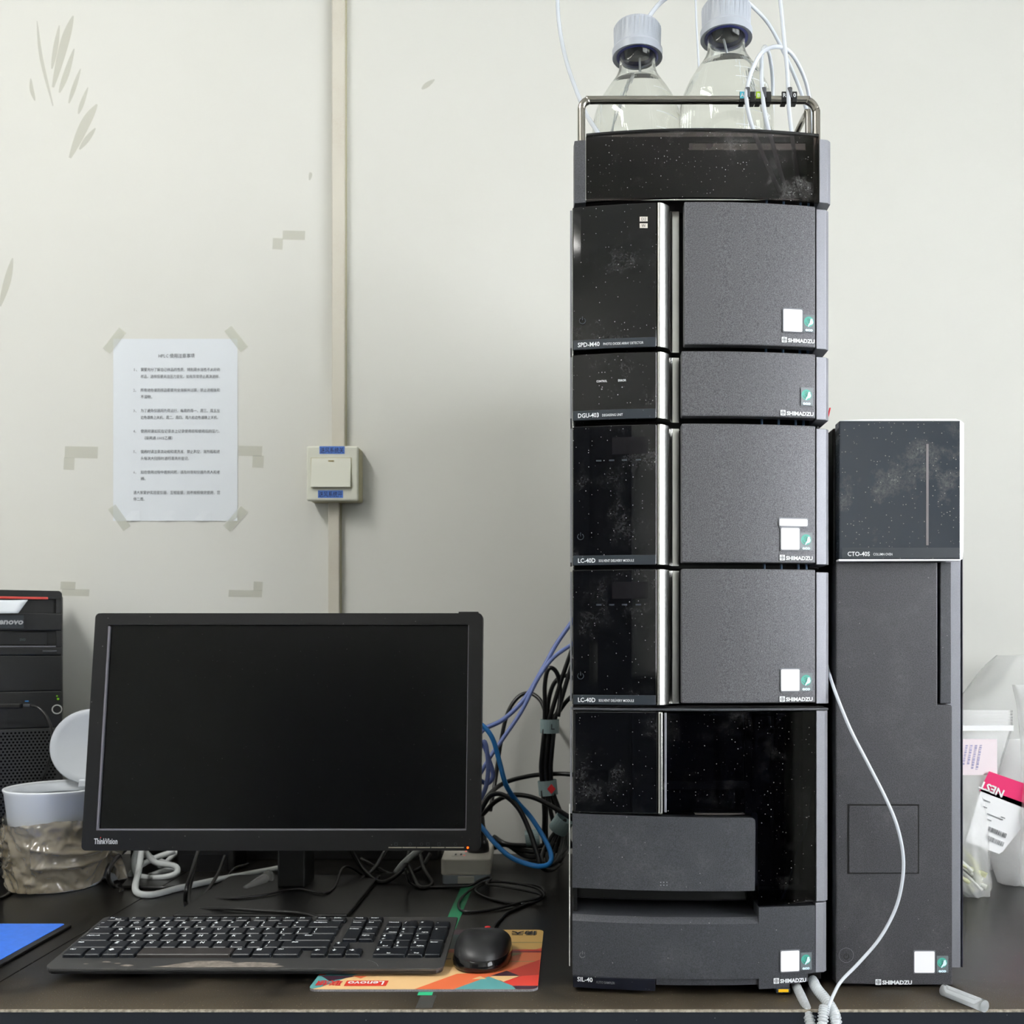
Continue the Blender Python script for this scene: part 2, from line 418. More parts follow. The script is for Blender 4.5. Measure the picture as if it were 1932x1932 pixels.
for nm, c in dict(peach=(240, 198, 142), tan=(198, 160, 92), purple=(66, 40, 54), tealp=(96, 164, 164), tealdk=(22, 76, 74), orange=(238, 118, 74), rust=(204, 108, 68), brick=(186, 58, 44), scarlet=(228, 66, 52), olive=(150, 134, 84)).items():
    M['p_'+nm] = mat('pad_print_'+nm, rgb(*c), 0.32, dust=0.4, dust_scale=260, keep=0.93)
M['green'] = mat('green_tape', rgb(24, 132, 88), 0.4)
M['greenlt'] = mat('green_tape_end', rgb(40, 186, 130), 0.4)
M['cleartape'] = film('clear_tape', rgb(150, 150, 146), 0.72, 0.25, 0.5, trans=0.2)
M['bluemat'] = mat('blue_mat_vinyl', rgb(62, 122, 232), 0.4, mottle=0.06, mottle_scale=120)
M['cable'] = mat('black_cable', rgb(20, 20, 21), 0.30)
M['cableblue'] = mat('periwinkle_cable', rgb(112, 130, 190), 0.4)
M['cableaz'] = mat('azure_cable', rgb(44, 134, 212), 0.38)
M['cablegrey'] = mat('pale_grey_cable', rgb(186, 190, 190), 0.45)
M['tie'] = mat('grey_green_cable_tag', rgb(140, 160, 160), 0.5)
M['strip_white'] = mat('power_strip_plastic', rgb(212, 206, 194), 0.4)
M['strip_grey'] = mat('power_strip_base', rgb(160, 168, 176), 0.4)
M['binwhite'] = mat('bin_plastic', rgb(222, 226, 230), 0.32)
M['bag'] = film('taupe_bin_liner', rgb(160, 148, 124), 0.36, 0.15, 1.15, trans=0.3)
M['lidplastic'] = mat('bin_lid_plastic', rgb(200, 205, 212), 0.35)
M['pc'] = mat('pc_case_plastic', rgb(30, 31, 32), 0.5, spec=0.35, bump=0.06, bump_scale=900)
M['pcdark'] = mat('pc_recess', rgb(12, 12, 13), 0.45)
M['pcred'] = mat('pc_red_bar', rgb(196, 66, 58), 0.4)
M['chrome'] = mat('chrome_ring', rgb(200, 200, 196), 0.35, metal=0.5)
M['gled'] = mat('green_led', rgb(110, 170, 20), 0.4, emit=(rgb(110, 200, 10), 0.15))
M['usbblue'] = mat('usb_blue', rgb(40, 120, 190), 0.4)
M['redled'] = mat('pink_led', rgb(240, 90, 90), 0.4, emit=(rgb(255, 60, 60), 0.8))
M['zip'] = film('clear_zip_bag', (1, 1, 1, 1), 0.74, 0.2, 0.16, bump=0.5, bump_scale=26, trans=0.35)
M['milky'] = film('milky_bag', (1, 1, 1, 1), 0.40, 0.2, 0.2, bump=0.5, bump_scale=30, trans=0.35)
M['zipband'] = mat('white_zip_band', rgb(240, 240, 240), 0.5)
M['tip'] = film('pipette_tip', (0.95, 0.96, 0.90, 1), 0.30, 0.2, 0.6, trans=0.5)
M['tipyellow'] = film('yellow_pipette_tip', (0.92, 0.93, 0.62, 1), 0.25, 0.2, 0.5, trans=0.5)
M['label'] = mat('white_paper_label', rgb(238, 238, 238), 0.5)
M['magenta'] = mat('magenta_print', rgb(232, 20, 104), 0.45)
M['palepink'] = mat('pale_pink_label', rgb(236, 222, 226), 0.5)
M['violet'] = mat('violet_ink', rgb(160, 156, 192), 0.5)
M['hole'] = mat('grille_hole', rgb(3, 3, 3), 0.9, spec=0.1)
M['grille'] = mat('grille_plastic', rgb(46, 47, 48), 0.45)
M['greyink'] = mat('grey_ink', rgb(120, 122, 124), 0.5)
M['yellow'] = mat('yellow_sticker', rgb(238, 186, 20), 0.4)
M['frame'] = mat('window_frame_white', rgb(226, 226, 222), 0.45)
M['pane'] = glass('window_pane', (1, 1, 1, 1), 1.0)
M['lamp'] = mat('lamp_housing', rgb(226, 226, 222), 0.5)
M['lit'] = mat('lamp_tube', rgb(255, 255, 250), 0.5, emit=((1, 0.98, 0.92, 1), 6.0))
M['cab'] = mat('navy_cabinet', rgb(26, 30, 46), 0.4)
M['oven_glass'] = mat('dusty_oven_window', rgb(46, 52, 60), 0.12, dust=0.9, dust_scale=340, keep=0.62, size=0.2, smudge=0.8, smudge_scale=14, dust_col=rgb(140, 138, 132))
M['acryl'] = mat('lit_acrylic_edge', rgb(238, 240, 246), 0.2)  # white stands in for light caught by the clear acrylic
M['redwire'] = mat('red_wire', rgb(200, 30, 40), 0.4)
M['bluetube'] = mat('pale_blue_capillary', rgb(92, 124, 160), 0.3)
M['ivory'] = mat('ivory_plastic', rgb(205, 200, 190), 0.4)

def structure(o): o['kind'] = 'structure'; return o

# ------------------------------------------------------------------ the room
def wall(name, x0, x1, y0, y1, z0, z1, m): return structure(box(name, x0, x1, y0, y1, z0, z1, m, bev=0))
T = 0.12
floor = wall('floor', RX0-T, RX1+T, RY0-T, RY1+T, -T, 0, M['floor'])
ceil = wall('ceiling', RX0-T, RX1+T, RY0-T, RY1+T, RZ1, RZ1+T, M['ceiling'])
wall_back = wall('wall_back', RX0-T, RX1+T, RY1, RY1+T, 0, RZ1, M['wall'])
wall_front = wall('wall_front', RX0-T, RX1+T, RY0-T, RY0, 0, RZ1, M['wall'])
wall_left = wall('wall_left', RX0-T, RX0, RY0, RY1, 0, RZ1, M['wall'])
bm = bmesh.new()
bx(bm, RX1, RX1+T, RY0, WIN[0], 0, RZ1); bx(bm, RX1, RX1+T, WIN[1], RY1, 0, RZ1)
bx(bm, RX1, RX1+T, WIN[0], WIN[1], 0, WIN[2]); bx(bm, RX1, RX1+T, WIN[0], WIN[1], WIN[3], RZ1)
wall_right = structure(mk('wall_right', bm, M['wall']))
win = bpy.data.objects.new('window_1', None); COL.objects.link(win); win.location = (RX1, (WIN[0]+WIN[1])/2, WIN[2]); ABS[win] = win.location.copy(); structure(win)
for (a, b, c, d) in ((WIN[0], WIN[1], WIN[2], WIN[2]+.05), (WIN[0], WIN[1], WIN[3]-.05, WIN[3]), (WIN[0], WIN[0]+.05, WIN[2]+.05, WIN[3]-.05), (WIN[1]-.05, WIN[1], WIN[2]+.05, WIN[3]-.05), (-.675, -.625, WIN[2]+.05, WIN[3]-.05)):
    box('frame_bar', RX1+.03, RX1+.08, a, b, c, d, M['frame'], win, 0.003)
for (a, b) in ((WIN[0]+.05, -.675), (-.625, WIN[1]-.05)):
    box('pane', RX1+.052, RX1+.058, a, b, WIN[2]+.05, WIN[3]-.05, M['pane'], win, 0)

# ceiling fixtures
for i, (lx, ly, p) in enumerate(LAMPS):
    t = thing('ceiling_light', ['fluorescent ceiling light over the computer', 'fluorescent ceiling light behind the viewer'][i], 'light', (lx, ly, RZ1), group='fluorescent ceiling lights')
    box('housing', lx-.11, lx+.11, ly-.62, ly+.62, RZ1-.045, RZ1, M['lamp'], t, .004)
    for s in (-.05, .05):
        tube('lamp_tube', [(lx+s, ly-.58, RZ1-.062), (lx+s, ly+.58, RZ1-.062)], .013, M['lit'], t)
# unseen cabinet added behind the viewer to darken reflections in the gloss panels
cab = thing('added_cabinet', 'tall navy cabinet added behind the viewer for dark reflections', 'cabinet', (-.95, RY0+.25, 0))
box('cabinet_body', -1.45, -.45, RY0+.02, RY0+.45, 0, 2.0, M['cab'], cab, .004)
for s in (0, 1):
    d_ = box('cabinet_door', -1.44+s*.5, -.96+s*.5, RY0+.45, RY0+.468, .06, 1.98, M['cab'], cab, .003)
    box('door_handle', -.985+s*.05, -.965+s*.05, RY0+.468, RY0+.49, .95, 1.1, M['chrome'], d_, .003)
far = thing('added_counter', 'dark counter added behind the viewer for dark reflections', 'counter', (.65, RY0+.3, 0))  # unseen counter, added so the lower windows reflect something dark
box('counter_body', -.40, 1.70, RY0+.02, RY0+.55, 0, .95, M['cab'], far, .003)
box('counter_top', -.42, 1.72, RY0+.01, RY0+.58, .95, .98, M['bench_edge'], far, .003)
for k in range(4):
    d_ = box('counter_door', -.38+k*.52, .12+k*.52, RY0+.55, RY0+.567, .08, .92, M['cab'], far, .003)
    box('door_handle', .06+k*.52, .075+k*.52, RY0+.567, RY0+.585, .70, .85, M['chrome'], d_, .002)
# ------------------------------------------------------------------ bench
DB0 = 0.9638
bench = thing('lab_bench', 'black laminate lab bench along the wall with a worn front edge', 'bench', (0, 1.3, 0))
SEAM = -0.593
for (a, b) in ((-1.7, SEAM-.0006), (SEAM+.0006, 1.5)):
    box('worktop', a, b, DB0, RY1-.001, ZD-.03, ZD, M['bench'], bench, .0008)
    box('edge_band', a, b, DB0-.0016, DB0, ZD-.042, ZD-.0018, M['bench_edge'], bench, 0)
    box('edge_seam', a, b, DB0-.0020, DB0+.0004, ZD-.0018, ZD+.0002, M['bench_trim'], bench, 0)
for x in (-1.68, -.61, .45, 1.44): box('bench_leg_panel', x, x+.03, DB0+.05, RY1-.05, 0, ZD-.03, M['bench_edge'], bench, .001)
box('apron', -1.65, 1.44, DB0+.02, DB0+.04, ZD-.14, ZD-.03, M['bench_edge'], bench, .001)
# tape stuck on the bench
def ground_strip(name, x0, x1, y0, y1, z, m, label, cat, n=1):
    bm = bmesh.new(); bx(bm, x0, x1, y0, y1, ZD, ZD+z); return tag(mk(name, bm, m), label, cat)
ground_strip('green_tape_strip', -.160, -.1435, 1.2, 1.462, .00018, M['green'], 'long green tape strip on the bench in front of the power strip', 'tape')
ground_strip('green_tape_end', -.1545, -.1400, 1.0035, 1.0125, .00018, M['greenlt'], 'small bright green tape end peeking out below the mouse pad', 'tape')
ground_strip('clear_tape', -.1510, -.1350, .968, 1.0030, .00016, M['cleartape'], 'scrap of clear tape at the bench edge below the mouse pad', 'tape')

# ------------------------------------------------------------------ wall: duct, switch, notice, tape marks, smears
DW = RY1
def wx(px, off=0.0): return X(px, DW-off)
def wz(py, off=0.0): return Z(py, DW-off)
def duct(px0, px1, py0, py1, label, off=.014):
    bm = bmesh.new(); x0, x1 = wx(px0, off), wx(px1, off)
    bx(bm, x0, x1, DW-off, DW, wz(py1), wz(py0)); bmesh.ops.recalc_face_normals(bm, faces=bm.faces[:]); bevel(bm, .0012)
    t = thing('cable_duct', label, 'duct', ((x0+x1)/2, DW-off/2, wz(py1)), group='cable duct on the wall')
    mk('duct_cover', bm, M['duct'], t)
    box('duct_base', x0-.0006, x1+.0010, DW-.0065, DW-.0002, wz(py1), wz(py0), M['switchside'], t, .0004)
    return t
duct(626, 650, -560, 858, 'cream plastic cable duct running up the wall above the switch')
duct(619, 640, 930, 1590, 'short cream cable duct below the switch going behind the monitor')

SO = .036
sw = thing('wall_switch', 'white wall switch with two blue labels on the cable duct', 'switch', (wx(626, SO), DW, wz(946, SO)))
sx0, sx1, sz0, sz1 = wx(578, SO), wx(675.5, SO), wz(945, SO), wz(841, SO)
box('back_box', sx0+.002, sx1+.001, DW-.027, DW, sz0+.0005, sz1-.001, M['switchside'], sw, .004, 3)
plate = box('face_plate', sx0, sx1, DW-SO, DW-.027, sz0, sz1, M['switch'], sw, .003, 3)
bm = bmesh.new()
rx0, rx1, rz0, rz1 = wx(587.5, SO), wx(662.5, SO), wz(920, SO), wz(864.5, SO)
vs = bx(bm, rx0, rx1, DW-SO-.0012, DW-SO+.001, rz0, rz1)
for v in bm.verts:
    if v.co.y < DW-SO and v.co.z < (rz0+rz1)/2: v.co.y -= .0048
bmesh.ops.recalc_face_normals(bm, faces=bm.faces[:]); bevel(bm, .0007)
rock = mk('rocker', bm, M['switch'], sw)
box('rocker_mark', wx(620, SO), wx(630.5, SO), DW-SO-.0023, DW-SO-.0018, wz(871.2, SO), wz(869, SO), M['p_olive'], rock, 0)
box('rocker_recess', rx0-.001, rx1+.0012, DW-SO-.0003, DW-SO, rz0-.001, rz1+.001, M['switchside'], sw, 0)
for (a, b, c, d, s) in ((602.8, 650.2, 842, 856.4, '送风系统关'), (600, 647.3, 925.2, 939.4, '送风系统开')):
    l = box('label_tape', wx(a, SO), wx(b, SO), DW-SO-.0004, DW-SO, wz(d, SO), wz(c, SO), M['bluelab'], sw, 0)
    text('label_lettering', s, .0098, (wx((a+b)/2, SO), DW-SO-.0006, wz(d-2.6, SO)), M['labelink'], l, align='CENTER', width=.0385, bold=.0001, res=3)

# notice
nx0, nx1, nz0, nz1 = wx(214), wx(448.5), wz(983), wz(639.5)
note = thing('wall_notice', 'printed white paper notice with numbered rules taped to the wall', 'notice', ((nx0+nx1)/2, DW, nz0))
bm = bmesh.new(); nxg, nzg = 14, 18
gv = [[bm.verts.new((nx0+(nx1-nx0)*i/nxg, DW-.0007-.0004*abs(math.sin(i*1.1+j*.15))*(1-j/nzg)**2-(.0014 if j == 0 and i % 4 == 2 else 0), nz0+(nz1-nz0)*j/nzg)) for i in range(nxg+1)] for j in range(nzg+1)]
for j in range(nzg):
    for i in range(nxg): bm.faces.new((gv[j][i], gv[j][i+1], gv[j+1][i+1], gv[j+1][i]))
sheet = mk('paper_sheet', bm, M['paper'], note)
def nline(py, px0, px1, s, h=6.6):
    text('printed_line', s, h/F*DW*1.12, (wx(px0), DW-.0015, wz(py+h*.42)), M['noteink'], sheet, width=(px1-px0)/F*DW, res=1)
K = 290/1401.0
def zx(u): return 190+u*K
def zy(v): return 610+v*K
nline(zy(298), zx(528), zx(856), 'HPLC 使用注意事项', 8)
for (v, a, b, s) in ((424, 300, 326, '1、'), (611, 300, 326, '2、'), (798, 300, 326, '3、'), (985, 300, 326, '4、'), (1171, 300, 326, '5、'), (1358, 300, 326, '6、'),
                     (424, 367, 1087, '需要充分了解自己样品的性质，特别是水溶性不太好的'), (487, 367, 1087, '样品，进样后要关注压力变化，如有异常停止再次进样。'),
                     (611, 367, 1087, '所有进色谱的样品都要完全溶解并过膜，禁止进粗肽和'), (672, 367, 472, '不溶物。'),
                     (798, 367, 1087, '为了避免仪器超负荷运行，每周的周一、周三、周五左'), (860, 367, 1072, '边色谱晚上关机，周二、周四、周六右边色谱晚上关机。'),
                     (985, 367, 1087, '使用完请如实在记录本上记录使用前和使用后的压力。'), (1047, 380, 636, '（接两通 100%乙腈）'),
                     (1171, 367, 1087, '使用时请注意流动相和清洗液，禁止跑空。溶剂瓶和滤'), (1233, 367, 806, '头每次大扫除时进行清洗并登记。'),
                     (1358, 367, 1087, '如在使用过程中遇到问题，请及时告知仪器负责人和老'), (1418, 367, 410, '师。'),
                     (1544, 300, 1087, '请大家爱护实验室仪器，互相监督。如不按照规定使用，罚'), (1604, 300, 402, '停二周。')):
    nline(zy(v), zx(a), zx(b), s)
def strip_on_wall(name, px, py, L, w, ang, m, off, parent=None):
    a = math.radians(ang); ca, sa = math.cos(a), math.sin(a); bm = bmesh.new()
    c = (wx(px), wz(py)); k = DW/F
    q = [(c[0]+(u*ca-v*sa)*k, c[1]+(u*sa+v*ca)*k) for (u, v) in ((-L/2, -w/2), (L/2, -w/2), (L/2, w/2), (-L/2, w/2))]
    bm.faces.new([bm.verts.new((p[0], DW-off, p[1])) for p in q]); return mk(name, bm, m, parent)
for (px, py, a) in ((217, 643, 52), (446, 640, -52), (226, 977, -55), (445, 979, 48)):
    strip_on_wall('tape_piece', px, py, 50, 17, a, M['tape'], .0017, note)
# remains of older tape
def residue(label, parts):
    bm = bmesh.new()
    for (a, b, c, d) in parts: bm.faces.new([bm.verts.new((p[0], DW-.0003, p[1])) for p in [(wx(a), wz(d)), (wx(b), wz(d+1)), (wx(b+1), wz(c)), (wx(a+1), wz(c-1))]])
    return tag(mk('tape_mark', bm, M['residue']), label, 'tape mark', 'marks of old tape on the wall')
residue('angled old tape mark on the wall left of the notice', [(122, 184, 843, 864), (120, 140, 864, 886)])
residue('angled old tape mark on the wall touching the right edge of the notice', [(449.5, 494, 842, 860), (476, 497, 860, 882)])
residue('angled old tape mark on the wall above the monitor beside the computer', [(114, 142, 1098, 1112), (116, 168, 1112, 1124)])
residue('angled old tape mark on the wall above the monitor between notice and switch', [(431, 494, 1114, 1126), (478, 495, 1098, 1114)])
residue('faint old tape mark high on the wall left of the cable duct', [(514, 533, 450, 470), (533, 575, 436, 452)])
# long smears rubbed into the paint, top left (parts of the wall)
def smear(pts, w):
    bm = bmesh.new(); L = []; R = []
    ps = catmull([Vector((wx(a), 0, wz(b))) for a, b in pts], 5)
    n = len(ps)
    for i, p in enumerate(ps):
        t = (ps[min(i+1, n-1)]-ps[max(i-1, 0)]).normalized(); nr = Vector((-t.z, 0, t.x))
        hw = w*DW/F*math.sin(PI*(i+.35)/(n+.0))**.8/2+.0002
        L.append((p.x+nr.x*hw, p.z+nr.z*hw)); R.append((p.x-nr.x*hw, p.z-nr.z*hw))
    vs = [bm.verts.new((x, DW-.0002, z)) for (x, z) in L+R[::-1]]
    bm.faces.new(vs); return mk('smear', bm, M['stain'], wall_back)
for pts, w in (([(138, 30), (122, 80), (100, 165)], 16), ([(112, 48), (105, 90), (98, 130)], 9), ([(140, 92), (125, 140), (112, 175)], 11), ([(152, 130), (140, 165), (130, 195)], 8), ([(166, 165), (155, 195), (148, 215)], 8),
               ([(183, 197), (160, 235), (132, 298)], 18), ([(180, 242), (165, 262), (150, 282)], 10), ([(58, 148), (60, 170), (66, 190)], 7), ([(24, 487), (14, 530), (0, 578)], 13), ([(70, 40), (78, 110), (100, 200)], 6), ([(820, 150), (806, 160), (796, 168)], 9), ([(585, 325), (586, 330), (584, 340)], 6)):
    smear(pts, w)

# ------------------------------------------------------------------ instrument tower
TX0, TX1 = X(1076, 1.01), X(1568, 1.01)
def yf(x):
    u = (x-TX0)/(TX1-TX0); return 1.000+.014*(2*u-1)**2
def tx(px): return X(px, 1.005)
def tz(py): return Z(py, 1.0)
BODY_Y0, BODY_Y1 = 1.042, 1.50
def bow_slab(bm, x0, x1, z0, z1, back, front=0.0, n=10, mi=0, chamf=None):
    """curved front panel that follows the bow: front skin at yf+front, thickness back"""
    cols = []
    for i in range(n+1):
        x = x0+(x1-x0)*i/n; y = yf(x)+front
        cols.append([bm.verts.new(c) for c in ((x, y, z0), (x, y, z1), (x, y+back, z1), (x, y+back, z0))])
    for a, b in zip(cols, cols[1:]):
        for k in range(4): bm.faces.new((a[k], a[(k+1) % 4], b[(k+1) % 4], b[k])).material_index = mi
    bm.faces.new(cols[0]).material_index = mi; bm.faces.new(cols[-1]).material_index = mi
def bow(name, px0, px1, py0, py1, m, parent, back=.012, front=0.0, bev=.0012, n=10):
    bm = bmesh.new(); bow_slab(bm, tx(px0), tx(px1), tz(py1), tz(py0), back, front, n)
    bmesh.ops.recalc_face_normals(bm, faces=bm.faces[:]); bevel(bm, bev, 2, .6)
    return mk(name, bm, m, parent)
def slope(x): return math.atan2(yf(x+.001)-yf(x-.001), .002)
def btext(name, s, h, px, py, m, parent, width_px, bold=0.0, lift=.0009, align='LEFT'):
    x = tx(px); wm = width_px/F*1.003
    xm = x+wm/2
    a = slope(xm)
    y = yf(xm)-math.tan(a)*(wm/2)-lift
    return text(name, s, h, (x, y, tz(py)), m, parent, rot=(PI/2, 0, a), width=wm, bold=bold, align=align)
def handle(px0, px1, py0, py1, parent, deep=.021):
    """swept steel grip: lip, S-curve into the recess, flat"""
    x0, x1 = tx(px0), tx(px1); w = x1-x0; prof = []
    y0 = yf(x0)-.0004; prof.append((x0, y0+.0006)); prof.append((x0+w*.03, y0)); prof.append((x0+w*.10, y0))
    n = 26; a_, b_ = .10, .74; raw = []; acc = 0.0
    for i in range(1, n+1):                       # gentle convex slope, steep drop, then quickly flat
        t = i/n
        ang = math.radians(12+24*t/.62) if t < .62 else (math.radians(36+40*(t-.62)/.16) if t < .78 else math.radians(76*(1-(t-.78)/.22)))
        acc += math.tan(ang); raw.append((a_+(b_-a_)*t, acc))
    for (u, v) in raw: prof.append((x0+w*u, y0+deep*v/acc))
    prof.append((x1, yf(x0)+deep)); back = yf(x0)+deep+.004
    prof += [(x1, back), (x0, back)]
    bm = bmesh.new(); prism(bm, prof, tz(py1), tz(py0), 'z')
    bmesh.ops.recalc_face_normals(bm, faces=bm.faces[:])
    for e in bm.edges:
        if e.calc_face_angle(0) > 1.0: e.smooth = False
    return mk('handle', bm, M['steel'], parent, smooth=True)
def column(px0, px1, py0, py1, parent, m=None, ch=7):
    """right-hand corner post with a chamfer turned to the window"""
    x0, x1, xc = tx(px0), tx(px1), tx(px1-ch); y = yf(x0)
    prof = [(x0, y), (xc, yf(xc)), (x1, yf(xc)+.0042), (x1, y+.06), (x0, y+.06)]
    bm = bmesh.new(); prism(bm, prof, tz(py1), tz(py0), 'z'); bmesh.ops.recalc_face_normals(bm, faces=bm.faces[:]); bevel(bm, .0006, 2)
    return mk('corner_post', bm, m or M['column'], parent)
def power_icon(cx, cz, r, y, parent, m, a=0.0, thick=.22):
    lay = [(0, arc_band(cx, cz, r*(1-thick), r, math.radians(122), math.radians(418), 20)), (0, rect(cx-r*.11, cx+r*.11, cz+r*.15, cz+r*1.25))]
    return flat('power_icon', lay, y, parent, [m], yfun=(lambda x: y))
def maker_logo(x, z, h, w, y, a, parent):
    """square emblem with a ring and cross, then the maker's name"""
    e = h*1.12
    bm = bmesh.new()
    lay = [(0, rrect(0, e, 0, e, e*.08)), (1, arc_band(e/2, e/2, e*.30, e*.37, 0, 2*PI-.001, 24)), (1, rect(e*.46, e*.54, e*.10, e*.90)), (1, rect(e*.10, e*.90, e*.46, e*.54)),
           (1, arc_band(e/2, e/2, e*.12, e*.16, 0, 2*PI-.001, 16))]
    for i, (mi, poly) in enumerate(lay):
        f = bm.faces.new([bm.verts.new((p[0], -.00005*(i+1), p[1])) for p in poly]); f.material_index = mi
    me = bpy.data.meshes.new('maker_emblem'); bm.to_mesh(me); bm.free(); me.materials.append(M['print']); me.materials.append(M['greyd'])
    link_mesh('maker_emblem', me, (x, y, z), parent, (0, 0, a))
    x2 = x+(e+h*.22)*math.cos(a); y2 = y+(e+h*.22)*math.sin(a)
    text('maker_name', 'SHIMADZU', h*1.06, (x2, y2-.00008, z+h*.12), M['print'], parent, rot=(PI/2, 0, a), width=w-e-h*.22, bold=.00022)
def sticker(px0, px1, py0, py1, parent, dist=1.005, y=None, a=None, serial=True):
    x0, x1, z0, z1 = X(px0, dist), X(px1, dist), Z(py1, dist-.005), Z(py0, dist-.005)
    w, h = x1-x0, z1-z0; a = slope((x0+x1)/2) if a is None else a
    y = yf(x0)-.0011 if y is None else y
    lay = [(0, rrect(-.0009, w+.0009, -.0009, h+.0012, .0012)), (1, rrect(0, w, 0, h, .0012))]
    bm = bmesh.new()
    for i, (mi, poly) in enumerate(lay):
        f = bm.faces.new([bm.verts.new((p[0], -.00008*(i+1), p[1])) for p in poly]); f.material_index = mi
    me = bpy.data.meshes.new('serial_sticker'); bm.to_mesh(me); bm.free(); me.materials.append(M['clearedge']); me.materials.append(M['sticker'])
    o = link_mesh('serial_sticker', me, (x0, y, z0), parent, (0, 0, a)); o['label'] = 'white serial number sticker'
    return o
def eco(px0, px1, py0, py1, parent, dist=1.005, y=None, a=None):
    x0, x1, z0, z1 = X(px0, dist), X(px1, dist), Z(py1, dist-.005), Z(py0, dist-.005)
    w, h = x1-x0, z1-z0; a = slope((x0+x1)/2) if a is None else a
    y = yf(x0)-.0011 if y is None else y
    cx, cz, r = w*.47, h*.60, w*.42
    bird = [(-.30, -1.02), (-.12, -.55), (.10, -.28), (.18, .10), (.30, .42), (.22, .56), (.42, .52), (.58, .60), (.66, .46), (.74, .42), (.70, .20), (.84, .0), (.82, -.28), (.62, -.55), (.36, -.64), (.10, -.74), (-.08, -1.0)]
    lay = [(0, rect(0, w, 0, h)), (1, circ(cx, cz, r, 28)), (2, arc_band(cx-r*.05, cz, r*.62, r*.72, math.radians(190), math.radians(300), 10))]
    for (u, v) in ((-.32, .46), (-.08, .58), (-.26, .14), (.02, .28), (.14, .02), (-.02, -.14)):
        s = r*.10; lay.append((2, [(cx+u*r-s, cz+v*r), (cx+u*r, cz+v*r-s), (cx+u*r+s, cz+v*r), (cx+u*r, cz+v*r+s)]))
    lay.append((3, [(cx+u*r, cz+v*r) for u, v in bird]))
    bm = bmesh.new()
    for i, (mi, poly) in enumerate(lay):
        f = bm.faces.new([bm.verts.new((p[0], -.00008*(i+1), p[1])) for p in poly]); f.material_index = mi
    me = bpy.data.meshes.new('eco_sticker'); bm.to_mesh(me); bm.free()
    for q in ('ecobg', 'teal', 'ecodark', 'icy'): me.materials.append(M[q])
    o = link_mesh('eco_sticker', me, (x0, y, z0), parent, (0, 0, a)); o['label'] = 'eco sticker with a bird on a teal globe'
    text('eco_lettering', 'eco', h*.24, (x0+w*.14*math.cos(a), y+w*.14*math.sin(a)-.0011, z0+h*.05), M['icy'], o, rot=(PI/2, 0, 0), width=w*.66, bold=.00025)
    return o

def module(name, label, cat, top, bot, body_top_py, body_bot_z, model, desc, mw, dw, wide_door=1290, qr=None, ecor=None, logo=None, extra=None, strip_h=19):
    zb = body_bot_z; zt = tz(body_top_py)
    t = thing(name, label, cat, (tx(1322), 1.25, zb))
    box('casing', TX0+.003, TX1-.004, BODY_Y0, BODY_Y1, zb, zt, M['inner'], t, .002)
    disp = bow('display_panel', 1080, 1239, top, bot, M['panel'], t, back=.014)
    bow('left_side_trim', 1075.5, 1079.2, top+3, bot-6, M['column'], t, back=.05, front=.003, bev=.0005, n=2)
    st = bow('name_strip', 1081.5, 1236.5, bot-strip_h, bot-.6, M['strip'], t, back=.010, front=-.0006, bev=.0004)
    btext('model_name', model, .0062, 1090, bot-5.4, M['print'], st, mw, bold=.00012)
    btext('unit_name', desc, .0035, 1090+mw+dw[0], bot-6.4, M['print'], st, dw[1], bold=.00003)
    handle(1240, 1284.5, top+1, bot-1, t)
    door = bow('door', wide_door, 1541, top, bot-4, M['grey'], t, back=.012)
    column(1543, 1569, top+5, bot-2, t)
    if qr: sticker(*qr, door)
    if ecor: eco(*ecor, door)
    if logo:
        x = tx(logo[0]); a = slope(tx(logo[0]+34)); maker_logo(x, tz(logo[1]), 9.3/F, (logo[2]-logo[0])/F*1.005, yf(x)-.0012, a, door)
    return t, disp, door

# stack heights (body seams sit in the dark gaps between the fronts)
SEAM_PY = [1334.5, 1069.5, 794.0, 657.0, 374.0]
det, det_disp, det_door = module('array_detector', 'charcoal detector module with a large door, second from the top of the tower', 'lab instrument', 380, 654, SEAM_PY[4], tz(SEAM_PY[3]), 'SPD-M40', 'PHOTO DIODE ARRAY DETECTOR', 42, (6, 76), qr=(1478, 1515, 580, 622), ecor=(1517, 1540, 588.5, 622), logo=(1474.5, 643.5, 1540))
for (py, s) in ((407.5, 'D2'), (420, 'W')):
    l = flat('lamp_label', [(0, rect(tx(1206.5), tx(1221.5), tz(py+9), tz(py)))], yf(tx(1214))-.0010, det_disp, [M['ivory']])
    text('lamp_label_text', s, .0040, (tx(1214), yf(tx(1214))-.0013, tz(py+7.2)), M['ink'], l, align='CENTER')
power_icon(tx(1099), tz(599), .0034, yf(tx(1099))-.0012, det_disp, M['strip'])
deg, deg_disp, deg_door = module('degassing_unit', 'thin charcoal degassing unit in the middle of the tower', 'lab instrument', 662, 789, SEAM_PY[3], tz(SEAM_PY[2]), 'DGU-403', 'DEGASSING UNIT', 40, (6, 39), wide_door=1285, ecor=(1512, 1536, 727.5, 762), logo=(1472, 782, 1538))
for (px, s, w) in ((1125.5, 'CONTROL', 20), (1166, 'ERROR', 15)):
    btext('indicator_name', s, .0030, px, 717.5, M['print'], deg_disp, w, bold=.00004)
    c = px+10 if s == 'CONTROL' else px+7.8
    flat('indicator_dot', [(0, circ(tx(c), tz(731 if s == 'CONTROL' else 728.5), .0008, 12))], yf(tx(c))-.0012, deg_disp, [M['printd']])
pumps = []
